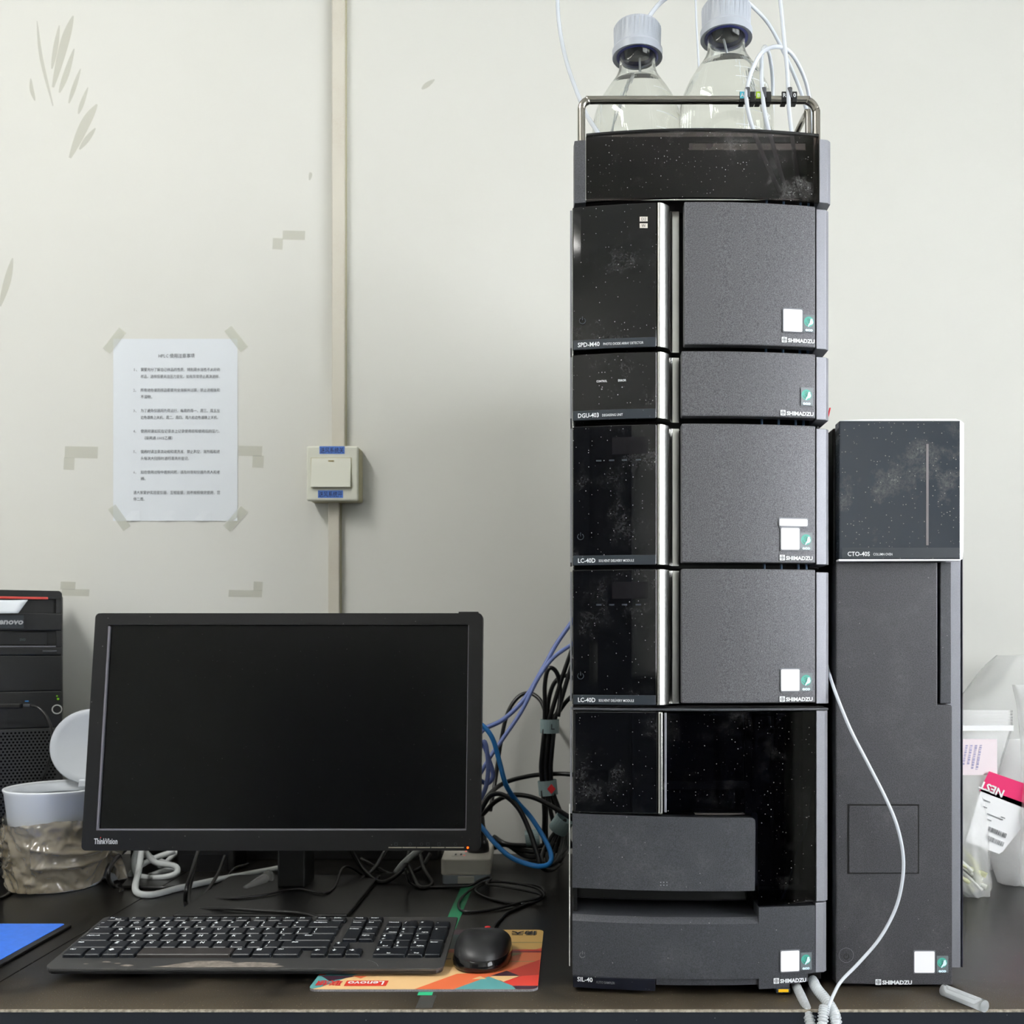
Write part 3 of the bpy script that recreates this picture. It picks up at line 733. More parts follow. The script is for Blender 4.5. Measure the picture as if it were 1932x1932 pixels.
for (top, bot, s1, s0, lab, q, e, lg) in ((799, 1065.5, 2, 1, 'upper of the two pump modules, with a barcode strip above its sticker', (1473.5, 1509.5, 995, 1036), (1511, 1535, 1003, 1037), (1470.5, 1056.5, 1536)),
                                          (1073, 1331, 1, 0, 'lower of the two pump modules, standing on the auto sampler', (1473.5, 1509.5, 1263, 1304), (1511, 1535, 1270, 1304.5), (1470.5, 1324.5, 1536))):
    t, dp, dr = module('solvent_pump', lab, 'lab instrument', top, bot, SEAM_PY[s1], tz(SEAM_PY[s0]), 'LC-40D', 'SOLVENT DELIVERY MODULE', 33.5, (6, 67), wide_door=1285, qr=q, ecor=e, logo=lg)
    t['group'] = 'solvent delivery modules'
    x0, x1 = tx(1155), tx(1222)
    flat('lcd_window', [(0, rect(x0, x1, tz(top+56), tz(top+24)))], yf((x0+x1)/2)-.0005, dp, [M['lcdoff']], yfun=lambda x: yf(x)-.0004)
    for px in (1130, 1154, 1178, 1204): flat('soft_key', [(0, rect(tx(px-5), tx(px+5), tz(top+69), tz(top+66)))], 0, dp, [M['strip']], yfun=lambda x: yf(x)-.0006)
    power_icon(tx(1095.5), tz(bot-55), .0034, yf(tx(1095.5))-.0012, dp, M['strip'])
    pumps.append((t, dr))
bcs = sticker(1470.5, 1525.5, 977.5, 991, pumps[0][1]); bcs['label'] = 'long white barcode sticker'

# auto sampler ----------------------------------------------------
sil = thing('auto_sampler', 'large auto sampler at the foot of the tower with a sample drawer and smoked window', 'lab instrument', (tx(1322), 1.25, ZD))
zt = tz(SEAM_PY[0])
bm = bmesh.new(); bx(bm, TX0+.003, TX1-.004, 1.10, BODY_Y1, ZD+.006, zt); bx(bm, TX0+.003, TX1-.004, 1.025, 1.10, zt-.004, zt); bx(bm, TX0+.003, TX0+.007, 1.03, 1.10, ZD+.02, zt-.004)
bx(bm, TX0+.003, TX1-.004, 1.035, 1.10, ZD+.006, Z(1720, 1.04)); bx(bm, tx(1432), TX1-.004, 1.045, 1.10, Z(1720, 1.04), tz(1700))
mk('casing', bm, M['inner'], sil)
for (x, y) in ((.02, 1.06), (.235, 1.06), (.02, 1.44), (.235, 1.44)):
    bm = bmesh.new(); lathe(bm, [(0, 0), (.009, 0), (.010, .006), (0, .006)], 16, (x, y, ZD)); mk('foot', bm, M['black'], sil)
bow('top_ledge', 1080, 1567, 1337, 1341.5, M['greyd'], sil, back=.05, front=-.0004, bev=.0006)
vd = bow('vial_door', 1083, 1240.5, 1343, 1537, M['panel'], sil, back=.012)
bow('door_steel_edge', 1241, 1250, 1343, 1537, M['steel'], sil, back=.014, front=-.0012, bev=.0016, n=3)
bow('left_side_trim', 1075.5, 1079.5, 1341, 1540, M['column'], sil, back=.05, front=.003, bev=.0005, n=2)
bow('lit_lower_trim', 1073.6, 1075.6, 1528, 1835, M['frame'], sil, back=.018, front=.006, bev=.0003, n=2)  # trim coloured white to paint light along its edge
# smoked L-shaped window, following the bow
bm = bmesh.new(); out = [(1254, 1533), (1424, 1533), (1428, 1535), (1430, 1540), (1430, 1711), (1541, 1706), (1541, 1343.5), (1254, 1343.5)]
def bow_poly(bm, px_pts, front, back, nx=14):
    """outline in pixels, split into columns so that it can bend"""
    xs = sorted(set([p[0] for p in px_pts]+[min(p[0] for p in px_pts)+(max(p[0] for p in px_pts)-min(p[0] for p in px_pts))*i/nx for i in range(nx+1)]))
    q = [(tx(a), tz(b)) for a, b in px_pts]
    vs = [bm.verts.new((x, 0, z)) for x, z in q]; f = bm.faces.new(vs)
    for a in xs[1:-1]:
        bmesh.ops.bisect_plane(bm, geom=bm.verts[:]+bm.edges[:]+bm.faces[:], plane_co=(tx(a)+1e-6, 0, 0), plane_no=(1, 0, 0), dist=1e-7)
    ex = bmesh.ops.extrude_face_region(bm, geom=bm.faces[:])
    nv = [v for v in ex['geom'] if isinstance(v, bmesh.types.BMVert)]; ns = set(nv)
    for v in bm.verts: v.co.y = yf(v.co.x)+(back if v in ns else front)
bow_poly(bm, out, 0.0, .004)
win_sil = mk('smoked_window', bm, M['smoke2'], sil)
bow('window_edge_strip', 1253, 1257, 1345, 1533, M['column'], sil, back=.006, front=-.0005, bev=.0004, n=2)
# what shows dimly inside
box('inner_plate', tx(1262), tx(1425), 1.070, 1.099, Z(1470, 1.08), Z(1348, 1.08), M['inside'], sil, .001)
box('inner_rail', tx(1258), tx(1430), 1.050, 1.070, Z(1490, 1.05), Z(1478, 1.05), M['ivory'], sil, .001)
box('inner_plate', tx(1436), tx(1475), 1.06, 1.099, tz(1700), tz(1360), M['inside2'], sil, .001)
box('inner_plate', tx(1482), tx(1535), 1.065, 1.099, tz(1700), tz(1360), M['inside'], sil, .001)
for (px, py) in ((1453, 1378), (1400, 1508)):
    bm = bmesh.new(); prism(bm, circ(X(px, 1.068), Z(py, 1.068), .0026, 16), 1.058, 1.07, 'y'); mk('screw', bm, M['steel'], sil)
tube('reflected_tube', [P(1540, 1395, 1.03), P(1533, 1480, 1.03), P(1521, 1560, 1.03), P(1504, 1605, 1.03), P(1488, 1665, 1.03), P(1468, 1709, 1.03)], .0009, M['bluetube'], sil)  # added tube standing in for a tube's reflection in the smoked window
# sample drawer
bm = bmesh.new(); dro = [(1080, 1681), (1422, 1682), (1423.5, 1680), (1424.5, 1551), (1422, 1546), (1417, 1544), (1250, 1541.5), (1080, 1539)]
bow_poly(bm, dro, .0005, .016); bmesh.ops.recalc_face_normals(bm, faces=bm.faces[:]); bevel(bm, .0012, 2, .6)
drw = mk('sample_drawer', bm, M['greyd'], sil)
bow('drawer_underlip', 1081, 1415, 1683, 1711, M['inner'], sil, back=.03, front=.022, bev=.002)
for i in range(3):
    for j in range(2):
        bm = bmesh.new(); bmesh.ops.create_icosphere(bm, subdivisions=1, radius=.0007, matrix=Matrix.Translation((tx(1246+i*5.8), yf(tx(1252))+.0004, tz(1665.5+j*5.4)))); mk('grip_dot', bm, M['column'], drw)
box('rack_label', tx(1315), tx(1410), 1.02, 1.05, tz(1543), tz(1541.6), M['ivory'], sil, 0)
# shelf in front of the drawer and lower cover
bm = bmesh.new(); n = 14; cols = []
for i in range(n+1):
    px = 1080+(1431-1080)*i/n; x = tx(px); y = yf(x)
    prof = [(y, tz(1744)), (y+.006, tz(1734)), (y+.060, tz(1733)), (y+.060, tz(1848)), (y, tz(1848))]
    cols.append([bm.verts.new((x, a, b)) for a, b in prof])
for a, b in zip(cols, cols[1:]):
    for k in range(5): bm.faces.new((a[k], a[(k+1) % 5], b[(k+1) % 5], b[k]))
bm.faces.new(cols[0]); bm.faces.new(cols[-1])
bow_slab(bm, tx(1238), tx(1431), tz(1861), tz(1849.5), .02, .003)
lowc = mk('lower_cover', bm, M['greyd'], sil)
bm = bmesh.new(); bow_poly(bm, [(1431, 1868), (1490, 1867), (1490, 1860), (1526, 1857.5), (1526, 1843), (1541, 1841.5), (1541, 1713.5), (1431, 1713.5)], 0.0, .03)
bmesh.ops.recalc_face_normals(bm, faces=bm.faces[:]); bevel(bm, .0008, 2, .6)
lowr = mk('lower_right_cover', bm, M['greyd'], sil)
ns = bow('name_strip', 1081, 1236, 1848.5, 1871, M['stripd'], sil, back=.014, front=-.0004, bev=.0006)
btext('model_name', 'SIL-40', .0062, 1089, 1858.5, M['print'], ns, 29.5, bold=.00010)
btext('unit_name', 'AUTO SAMPLER', .0035, 1124.5, 1860.5, M['printd'], ns, 36, bold=.00002)
power_icon(tx(1099), tz(1808), .0031, yf(tx(1099))-.0004, lowc, M['printd'])
sticker(1473, 1509, 1797, 1836, lowr); eco(1511.5, 1533.5, 1801.5, 1835, lowr)
maker_logo(tx(1459), tz(1858.5), 9.6/F, 64.5/F, yf(tx(1459))-.0008, slope(tx(1490)), lowr)
column(1543, 1567, 1342, 1706.5, sil); column(1541.5, 1564.5, 1709, 1842, sil)
tu = box('drip_tray', tx(1464), tx(1490), 1.003, 1.04, ZD+.0020, ZD+.0066, M['strip'], sil, .0006)
flat('warning_sticker', [(0, rect(tx(1468), tx(1487), ZD+.0032, ZD+.0062))], 1.0029, tu, [M['yellow']])['label'] = 'yellow warning sticker'

# reservoir tray --------------------------------------------------
tray = thing('reservoir_tray', 'smoked-front bottle tray with a steel rail on top of the tower', 'tray', (tx(1322), 1.14, tz(SEAM_PY[4])))
zt0 = tz(SEAM_PY[4]); zfl = ZD+.8065
box('tray_floor', TX0+.004, TX1-.003, 1.034, 1.30, zt0, zfl, M['inner'], tray, .002)
bow('front_panel', 1106, 1548.5, 243.5, 373, M['smoke'], tray, back=.003, bev=.0004, n=18)
bow('panel_top_lip', 1106, 1548.5, 241.6, 246.4, M['inner'], tray, back=.004, front=-.0005, bev=.0005, n=18)
column(1549, 1573, 251, 372, tray)
bm = bmesh.new(); x0, x1 = tx(1082), tx(1105); prism(bm, [(x0, yf(x0)+.010), (x0+.001, yf(x0)), (x1, yf(x1)), (x1, yf(x1)+.05), (x0, yf(x0)+.05)], tz(373), tz(253), 'z'); bmesh.ops.recalc_face_normals(bm, faces=bm.faces[:]); bevel(bm, .0006)
mk('corner_post', bm, M['greyd'], tray)
# dark liner behind the panel, with a see-through slot near its top
ly = 1.0305
bm = bmesh.new()
bx(bm, tx(1106), tx(1549), ly, ly+.003, zfl, Z(283, ly)); bx(bm, tx(1106), X(1300, ly), ly, ly+.003, Z(283, ly), Z(258, ly)); bx(bm, X(1521, ly), tx(1549), ly, ly+.003, Z(283, ly), Z(258, ly)); bx(bm, X(1300, ly), X(1521, ly), ly, ly+.003, Z(268, ly), Z(258, ly))
mk('liner', bm, M['inner'], tray)
for s in (0, 1):
    xx = TX0+.006 if s == 0 else TX1-.012
    box('side_wall', xx, xx+.004, 1.037, 1.30, zfl, zfl+.025, M['inner'], tray, .001)
box('back_wall', TX0+.010, TX1-.012, 1.296, 1.30, zfl, zfl+.03, M['inner'], tray, .001)
RD = 1.0230
rp = [Vector((X(1097, RD), RD, zfl)), P(1097, 225, RD), P(1097.3, 205, RD), P(1101, 195.5, RD), P(1110, 190, RD), P(1125, 189, RD), P(1320, 189, RD), P(1508, 189, RD), P(1523, 190.5, RD), P(1533, 197, RD), P(1539, 208, RD), P(1540, 225, RD), Vector((X(1540, RD), RD, zfl))]
tube('rail', rp, .0040, M['rail'], tray, sub=5, n=14)
tube('side_rail', [Vector((X(1525, 1.07), 1.075, zfl)), P(1524.5, 225, 1.075), P(1521, 216, 1.078), P(1514, 228, 1.10), P(1498, 262, 1.13)], .0032, M['rail'], tray, n=12)

# tubing clips on the rail ------------------------------------------
def clip(label, px, tags, tagmats):
    t = thing('tube_clip', label, 'clip', P(px, 190, RD), group='tube clips on the rail')
    x0, x1 = X(px-14.5, RD), X(px+14.5, RD)
    z0, z1 = Z(197.5, RD), Z(177.5, RD); y = RD-.0052
    bm = bmesh.new()
    for (a, b) in ((px-14.5, px-5), (px+5, px+14.5)):
        bx(bm, X(a, RD), X(b, RD), y, y+.002, z0, z1); bx(bm, X(a, RD), X(b, RD), y+.002, y+.010, z0, z0+.0018)
    bmesh.ops.recalc_face_normals(bm, faces=bm.faces[:]); bevel(bm, .0005)
    mk('clip_body', bm, M['black'], t)
    bm = bmesh.new(); c = X(px, RD); r1, r0 = .0027, .0021
    ol = [(c+r1*math.cos(PI*k/10+PI), y+r1*math.sin(PI*k/10+PI)*1.2) for k in range(11)]+[(c+r0*math.cos(PI*k/10+PI), y+r0*math.sin(PI*k/10+PI)*1.2) for k in range(10, -1, -1)]
    prism(bm, ol, Z(191, RD), Z(172.5, RD), 'z'); mk('tube_hook', bm, M['greyd'], t, smooth=False)
    for (s, side, m) in tags:
        a, b = (px-14, px-5.2) if side < 0 else (px+5.2, px+14)
        f = flat('tag_face', [(0, rect(X(a, RD), X(b, RD), Z(191, RD), Z(178.3, RD)))], y-.0001, t, [m])
        text('tag_letter', s, .0056, (X((a+b)/2, RD), y-.0004, Z(188.6, RD)), M['print'], f, align='CENTER', bold=.00008)
clip('black tube clip with the blue A tag on the rail', 1408.5, [('A', -1, M['tagblue'])], None)
clip('black tube clip with the lime B tag on the rail', 1439, [('B', -1, M['taggreen'])], None)
clip('black tube clip marked R and 0 at the right end of the rail', 1487.5, [('R', -1, M['black']), ('0', 1, M['black'])], None)

# solvent bottles -----------------------------------------------------
def wrap_print(bm, me, R, ang0, z, rad=None):
    base = len(bm.verts)
    vs = []
    for v in me.vertices:
        rr = (rad(z+v.co.y) if rad else R)+.00025; a = ang0+v.co.x/R
        vs.append(bm.verts.new((rr*math.sin(a), -rr*math.cos(a), z+v.co.y)))
    for p in me.polygons:
        try: bm.faces.new([vs[i] for i in p.vertices])
        except ValueError: pass
PROF = [(.0465, 0), (.0500, .004), (.0505, .010), (.0505, .112), (.0498, .122), (.0478, .131), (.0445, .140), (.0400, .149), (.0345, .158), (.0290, .166), (.0243, .173), (.0212, .180), (.0200, .186), (.0200, .224)]
def prad(z):
    for (r0, z0), (r1, z1) in zip(PROF, PROF[1:]):
        if z0 <= z <= z1: return r0+(r1-r0)*(z-z0)/(z1-z0)
    return PROF[-1][0]
def bottle(label, loc, spin):
    t = thing('solvent_bottle', label, 'bottle', loc, (0, 0, 0), 'solvent bottles in the tray', local=True)
    th = .0018
    prof = [(0, 0)]+PROF+[(r-th, z) for r, z in PROF[::-1] if z > .008]+[(.045, .0035), (0, .0035)]
    bm = bmesh.new(); lathe(bm, prof, 56); mk('glass_body', bm, M['glass'], t, smooth=True)
    lv = .1635
    lp = [(0, .0030)]+[(.0440, .0030)]+[(r-th*.96, z) for r, z in PROF if .008 < z < lv]+[(prad(lv)-th*.96, lv), (0, lv)]
    bm = bmesh.new(); lathe(bm, lp, 56); mk('solvent', bm, M['liquid'], t, smooth=False)
    o = bpy.data.objects[-1] if False else None
    bm = bmesh.new()
    cp = [(.0225, .1975), (.0278, .1960), (.0280, .2035), (.0260, .2065), (.0260, .2275), (.0246, .2305), (0, .2312)]
    lathe(bm, cp, 96, f=lambda k, z: (1.0 if z < .207 or z > .229 else (1.0+.022*(1 if (k % 3) else -1))))
    cap = mk('screw_cap', bm, M['cap'], t)
    bm = bmesh.new(); lathe(bm, [(.0205, .1965), (.0232, .1960), (.0232, .202), (.0205, .202)], 48); mk('pouring_ring', bm, M['capin'], cap, smooth=True)
    bm = bmesh.new()
    for i, z in enumerate((.062, .079, .096, .113, .130, .143)):
        n = 10
        for k in range(n):
            a0, a1 = spin+(k/n)*.62, spin+((k+1)/n)*.62
            q = []
            for (a, zz) in ((a0, z-.00035), (a1, z-.00035), (a1, z+.00035), (a0, z+.00035)):
                r = prad(zz)+.00022; q.append(bm.verts.new((r*math.sin(a), -r*math.cos(a), zz)))
            bm.faces.new(q)
    for z, s in ((.060, '500'), (.077, '600'), (.094, '700'), (.111, '800'), (.128, '900')):
        wrap_print(bm, text_mesh(s, .0075), .0505, spin+.70, z, prad)
    wrap_print(bm, text_mesh('VOL', .0042), .0505, spin-.20, .064, prad)
    for (a, z, r) in ((spin-.75, .076, .0052), (spin-1.05, .066, .0050), (spin-.55, .060, .0040)):      # the maker's three-dot trade mark
        f = []
        for k in range(16):
            aa = a+r*math.cos(2*PI*k/16)/.0505; zz = z+r*math.sin(2*PI*k/16); f.append(bm.verts.new(((.0505+.0002)*math.sin(aa), -(.0505+.0002)*math.cos(aa), zz)))
        bm.faces.new(f)
    mk('white_scale_print', bm, M['print'], t)
    return t
bL = bottle('glass solvent bottle at the left of the tray, standing further back', (X(1203, 1.118), 1.122, zfl), .35)
bR = bottle('glass solvent bottle at the right of the tray, nearest the tube clips', (X(1372, 1.08), 1.087, zfl), .05)
tube('dip_tube', [(.003, .006, .199), (.002, .008, .175), (-.012, .0, .14), (-.025, -.02, .10), (-.030, -.028, .03), (-.02, -.02, .006)], .0013, M['ptfe_in'], bL, n=8)
tube('dip_tube', [(-.002, .006, .199), (.006, .006, .172), (.022, 0, .150), (.016, .01, .148), (.030, -.005, .10), (.032, -.008, .006)], .0013, M['ptfe_in'], bR, n=8)

# solvent tubing -------------------------------------------------------
def line(name, label, pts, r, m, cat='tube', group=None, n=10, sub=6):
    return tag(tube(name, pts, r, m, None, sub=sub, n=n), label, cat, group)
gsol = 'solvent tubes above the tower'
TR = .0021
line('solvent_tube', 'long white tube from the left bottle cap sweeping down left of the bottles', [P(1220, 40, 1.118), P(1230, 24, 1.118), P(1245, 6, 1.118), P(1268, -14, 1.11), P(1300, -60, 1.10), P(1296, -150, 1.12), P(1230, -230, 1.15), P(1140, -230, 1.18), P(1078, -160, 1.21), P(1056, -70, 1.22), P(1052, 0, 1.20), P(1057, 60, 1.18), P(1070, 120, 1.15), P(1088, 172, 1.12), P(1106, 215, 1.09), P(1124, 244, 1.06), P(1135, 262, 1.048)], TR*1.15, M['ptfe'], group=gsol)
line('solvent_tube', 'white tube arching from the right bottle cap down to the end of the rail', [P(1400, -4, 1.10), P(1424, 16, 1.12), P(1452, 48, 1.13), P(1482, 105, 1.13), P(1508, 165, 1.12), P(1524, 215, 1.11), P(1534, 255, 1.10)], TR, M['ptfe'], group=gsol)
line('solvent_tube', 'straight white tube held by the clip marked R and 0', [P(1378, 22, 1.087), P(1382, -60, 1.086), P(1402, -140, 1.08), P(1436, -150, 1.065), P(1460, -90, 1.052), P(1472, 0, 1.04), P(1479, 70, 1.032), P(1485, 130, 1.024), P(1487.5, 178, 1.0168), P(1488.5, 205, 1.0165), P(1493, 245, 1.0175), P(1500, 300, 1.0185), P(1507, 350, 1.0185)], TR, M['ptfe'], group=gsol)
line('solvent_tube', 'white looped tube held by the clip with the blue A tag', [P(1533, 250, 1.09), P(1527, 185, 1.08), P(1515, 140, 1.07), P(1492, 100, 1.055), P(1465, 88, 1.045), P(1437, 100, 1.033), P(1418, 135, 1.022), P(1409, 170, 1.0170), P(1408.5, 190, 1.0165), P(1414, 220, 1.0165), P(1424, 252, 1.0170), P(1445, 305, 1.018), P(1472, 362, 1.018)], TR, M['ptfe'], group=gsol)
line('solvent_tube', 'white tightly bent tube held by the clip with the lime B tag', [P(1456, 250, 1.16), P(1458, 160, 1.15), P(1452, 105, 1.12), P(1443, 88, 1.09), P(1437.5, 105, 1.045), P(1437, 150, 1.022), P(1439, 178, 1.0168), P(1440.5, 195, 1.0165), P(1448, 235, 1.0168), P(1458, 272, 1.0175), P(1474, 330, 1.018), P(1484, 362, 1.018)], TR, M['ptfe'], group=gsol)
line('solvent_tube', 'thin faint tube hanging behind the two bottles', [P(1366, 22, 1.087), P(1362, -70, 1.12), P(1345, -150, 1.2), P(1322, -130, 1.3), P(1312, -60, 1.35), P(1313, 20, 1.35), P(1317, 100, 1.34), P(1322, 180, 1.32), P(1330, 330, 1.28)], .0014, M['ptfe'], group=gsol)
# capillaries in the gaps between modules, and a red wire
for (px, lab) in ((1443, 'leftmost'), (1475, 'second'), (1507, 'third'), (1522, 'rightmost')):
    line('capillary_tube', lab+' pale blue capillary glimpsed in the gaps between the tower doors', [P(px+4, 362, 1.033), P(px, 520, 1.036), P(px+2, 657, 1.033), P(px, 720, 1.036), P(px-6, 794, 1.034), P(px-4, 900, 1.036), P(px-1, 1068, 1.034), P(px, 1160, 1.036)], .0013, M['bluetube'], 'capillary', 'capillaries behind the doors', n=8)
line('red_wire', 'thin red wire in the gap under the degassing unit', [P(1530, 740, 1.03), P(1538, 786, 1.03), P(1545, 794, 1.03), P(1560, 789, 1.035), P(1566, 770, 1.04)], .0009, M['redwire'], 'wire', n=8)

# ------------------------------------------------------------------ column oven
OD = 1.026
def ox(px): return X(px, OD)
def oz(py): return Z(py, OD)
oven = thing('column_oven', 'tall narrow column oven right of the tower with a dusty window', 'lab instrument', (ox(1695), 1.25, ZD))
box('casing', ox(1579), ox(1797), OD+.016, 1.50, ZD+.005, oz(801), M['inner'], oven, .002)
bm = bmesh.new(); prism(bm, [(ox(1793), OD+.020), (X(1812, OD+.02), OD+.020), (X(1814, OD+.02), OD+.022), (X(1814, OD+.02), 1.50), (ox(1793), 1.50)], ZD+.014, oz(806), 'z')
mk('side_panel', bm, M['column'], oven)
box('side_edge', X(1814.3, OD+.02), X(1817, OD+.02), OD+.020, OD+.05, ZD+.014, oz(806), M['cab'], oven, .0006)
for (x, y) in ((ox(1600), 1.07), (ox(1780), 1.07), (ox(1600), 1.45), (ox(1780), 1.45)):
    bm = bmesh.new(); lathe(bm, [(0, 0), (.008, 0), (.009, .006), (0, .006)], 16, (x, y, ZD)); mk('foot', bm, M['black'], oven)
bm = bmesh.new()
ol = [(ox(1577), ZD+.0035), (ox(1797), ZD+.0020), (ox(1797), oz(1331.5)), (ox(1794), oz(1330)), (ox(1769), oz(1330)), (ox(1769), oz(1060)), (ox(1577), oz(1060))]
prism(bm, ol, OD, OD+.016, 'y'); bmesh.ops.recalc_face_normals(bm, faces=bm.faces[:]); bevel(bm, .0012)
fp = mk('front_panel', bm, M['ovenface'], oven)
box('grip_insert', ox(1776), ox(1797), OD+.003, OD+.016, oz(1328), oz(1060), M['greyd'], oven, .0008)
hp = box('hatch_gap', ox(1598.5), ox(1734), OD-.0003, OD+.002, oz(1648.5), oz(1517), M['black'], fp, 0)
bm = bmesh.new(); prism(bm, rrect(ox(1601.5), ox(1731), oz(1646.5), oz(1520.5), .001), OD-.0011, OD+.002, 'y'); bmesh.ops.recalc_face_normals(bm, faces=bm.faces[:]); bevel(bm, .0005)
mk('hatch', bm, M['ovenface'], fp)
# acrylic-covered window door
wd = .012
gdo = box('window_door', ox(1577.5), ox(1803.5), OD-wd, OD+.004, oz(1057), oz(799), M['oven_glass'], oven, .001)
bm = bmesh.new()
prism(bm, [(ox(1580), oz(799)), (ox(1620), oz(796.2)), (ox(1795), oz(795)), (ox(1803), oz(799))], OD-wd, OD+.010, 'y')
prism(bm, [(ox(1803.5), oz(1058)), (ox(1808), oz(1057)), (ox(1810), oz(1040)), (ox(1811), oz(803)), (ox(1803.5), oz(797))], OD-wd+.001, OD+.004, 'y')
prism(bm, [(ox(1577), oz(1060.5)), (ox(1804), oz(1059.5)), (ox(1804), oz(1057)), (ox(1577), oz(1057))], OD-wd, OD-.001, 'y')
mk('lit_clear_edge', bm, M['acryl'], gdo)
nb = box('name_strip', ox(1583), ox(1801), OD-wd-.0003, OD-wd+.001, oz(1054.5), oz(1035.5), M['strip'], gdo, 0)
text('model_name', 'CTO-40S', .0062, (ox(1592.5), OD-wd-.0006, oz(1051)), M['print'], nb, width=41.5/F*OD, bold=.00010)
text('unit_name', 'COLUMN OVEN', .0035, (ox(1640.5), OD-wd-.0006, oz(1050)), M['print'], nb, width=35.5/F*OD, bold=.00002)
box('scratch_bar', ox(1739.5), ox(1744), OD-wd-.0003, OD-wd+.001, oz(1031), oz(842), M['barscuff'], gdo, 0)['label'] = 'pale scuffed bar behind the window'
sticker(1725, 1763, 1797.5, 1838, fp, dist=OD, y=OD-.0003, a=0); eco(1767, 1789, 1806, 1838, fp, dist=OD, y=OD-.0003, a=0)
maker_logo(ox(1651.5), oz(1858), 9.6/F*OD, 69/F*OD, OD-.0004, 0, fp)
power_icon(ox(1596.5), oz(1804.5), .0029, OD-.0004, fp, M['black'])
flat('power_button_rim', [(0, arc_band(ox(1596.5), oz(1802), .0072, .0075, 0, 2*PI-.001, 32))], OD-.0003, fp, [M['column']])

# the white line draped over the oven, drain hoses, tube stub
line('waste_tube', 'thin white tube curving down across the front of the column oven', [P(1556, 1235, 1.06), P(1562, 1262, 1.04), P(1575, 1303, 1.012), P(1604, 1375, 1.000), P(1640, 1445, .998), P(1672, 1508, .998), P(1693, 1560, .998), P(1704, 1615, .998), P(1702, 1665, .998), P(1689, 1716, .998), P(1660, 1770, .996), P(1622, 1815, .993), P(1588, 1850, .988), P(1574, 1874, .972), P(1564, 1898, .957), P(1556, 1925, .953), P(1548, 1960, .948)], .0017, M['ptfe'], n=12)
def hose(label, pts, r, i0, ribs=True, m='hose', sub=26):
    ps = catmull(pts, sub); L = len(ps)
    f = (lambda i: r*(1.0+(.16*math.cos(i*2*PI/5) if i > i0*L else 0))) if ribs else r
    bm = bmesh.new(); sweep(bm, ps, f, 14, cap=False); bmesh.ops.solidify(bm, geom=bm.faces[:], thickness=.0010)
    return tag(mk('drain_hose', bm, M[m], None, smooth=True), label, 'hose', 'drain hoses under the auto sampler')
hose('smooth milky drain hose leaving the auto sampler, leftmost of the three', [P(1499, 1852, 1.060), P(1502, 1859, 1.030), P(1506, 1868, 1.006), P(1514, 1885, .988), P(1523, 1908, .968), P(1530, 1940, .955), P(1533, 1990, .945)], .0046, .70)
hose('ribbed clear drain hose leaving the lower right corner of the auto sampler', [P(1531, 1838, 1.065), P(1533, 1847, 1.040), P(1536, 1856, 1.018), P(1543, 1868, 1.003), P(1557, 1885, .985), P(1570, 1905, .965), P(1578, 1930, .95), P(1582, 1990, .94)], .0048, .22)
hose('short ribbed hose end standing between the other two drain hoses', [P(1556, 1898, .958), P(1553, 1920, .952), P(1550, 1960, .945), P(1549, 2000, .942)], .0047, .0)
bm = bmesh.new()
sp = [G(1780, 1868, .0058), G(1858, 1899, .0058)]; ps = [sp[0].lerp(sp[1], i/6) for i in range(7)]
ps = [Vector((p.x, p.y, ZD+.0060)) for p in ps]
sweep(bm, ps, .0058, 20, cap=False); bmesh.ops.solidify(bm, geom=bm.faces[:], thickness=.0009)
tag(mk('tube_stub', bm, M['hose'], None, smooth=True), 'cut pale blue tube lying on the bench under the column oven', 'tube')

# ------------------------------------------------------------------ monitor
MD = 1.288; tilt = math.radians(7.3)
mz0 = Z(1605, MD); mw = (905.5-153)/F*MD; mxc = X((905.5+153)/2, MD)
mh = .3075
mon = thing('monitor', 'black widescreen computer monitor, switched off, standing on the bench', 'monitor', (mxc, MD+.12, ZD), local=True)
off = Vector((mxc, MD+.12, ZD))
Rt = Matrix.Rotation(-tilt, 4, 'X')
def mfix(o):
    """tilt a part about the lower front edge of the screen housing (parts stay in the monitor's frame)"""
    piv = Vector((0, -.12, mz0-ZD))
    M4 = Matrix.Translation(piv) @ Matrix.Rotation(-tilt, 4, 'X') @ Matrix.Translation(-piv)
    return M4
TM = mfix(None)
def mpart(name, bm, m, parent=None, smooth=False):
    bmesh.ops.transform(bm, matrix=TM, verts=bm.verts[:]); return mk(name, bm, m, parent or mon, smooth)
yb = -.12; zb = mz0-ZD; hw = mw/2
def mrel(px, py):                  # photo pixel -> position on the screen face (before tilt)
    u = (px-153)/(905.5-153); return None
bm = bmesh.new()
# bezel ring: bottom bar taller
ix0, ix1, iz0, iz1 = -hw+.0175, hw-.0180, zb+.0255, zb+mh-.0155
outer = rrect(-hw, hw, zb, zb+mh, .006, 5); inner = rrect(ix0, ix1, iz0, iz1, .0004, 5)
def ring(bm, o, i, y0, y1):
    n = len(o); V = [[bm.verts.new((p[0], y, p[1])) for p in q] for q in (o, i) for y in (y0, y1)]
    of, ob, if_, ib = V
    for k in range(n):
        k2 = (k+1) % n
        bm.faces.new((of[k], of[k2], if_[k2], if_[k])); bm.faces.new((ob[k], ob[k2], ib[k2], ib[k]))
        bm.faces.new((of[k], of[k2], ob[k2], ob[k])); bm.faces.new((if_[k], if_[k2], ib[k2], ib[k]))
ring(bm, outer, inner, yb, yb+.016); bmesh.ops.recalc_face_normals(bm, faces=bm.faces[:])
bez = mpart('bezel', bm, M['bezel'])
bm = bmesh.new(); bx(bm, ix0-.001, ix1+.001, yb+.004, yb+.010, iz0-.001, iz1+.001); scr = mpart('screen', bm, M['screen'])
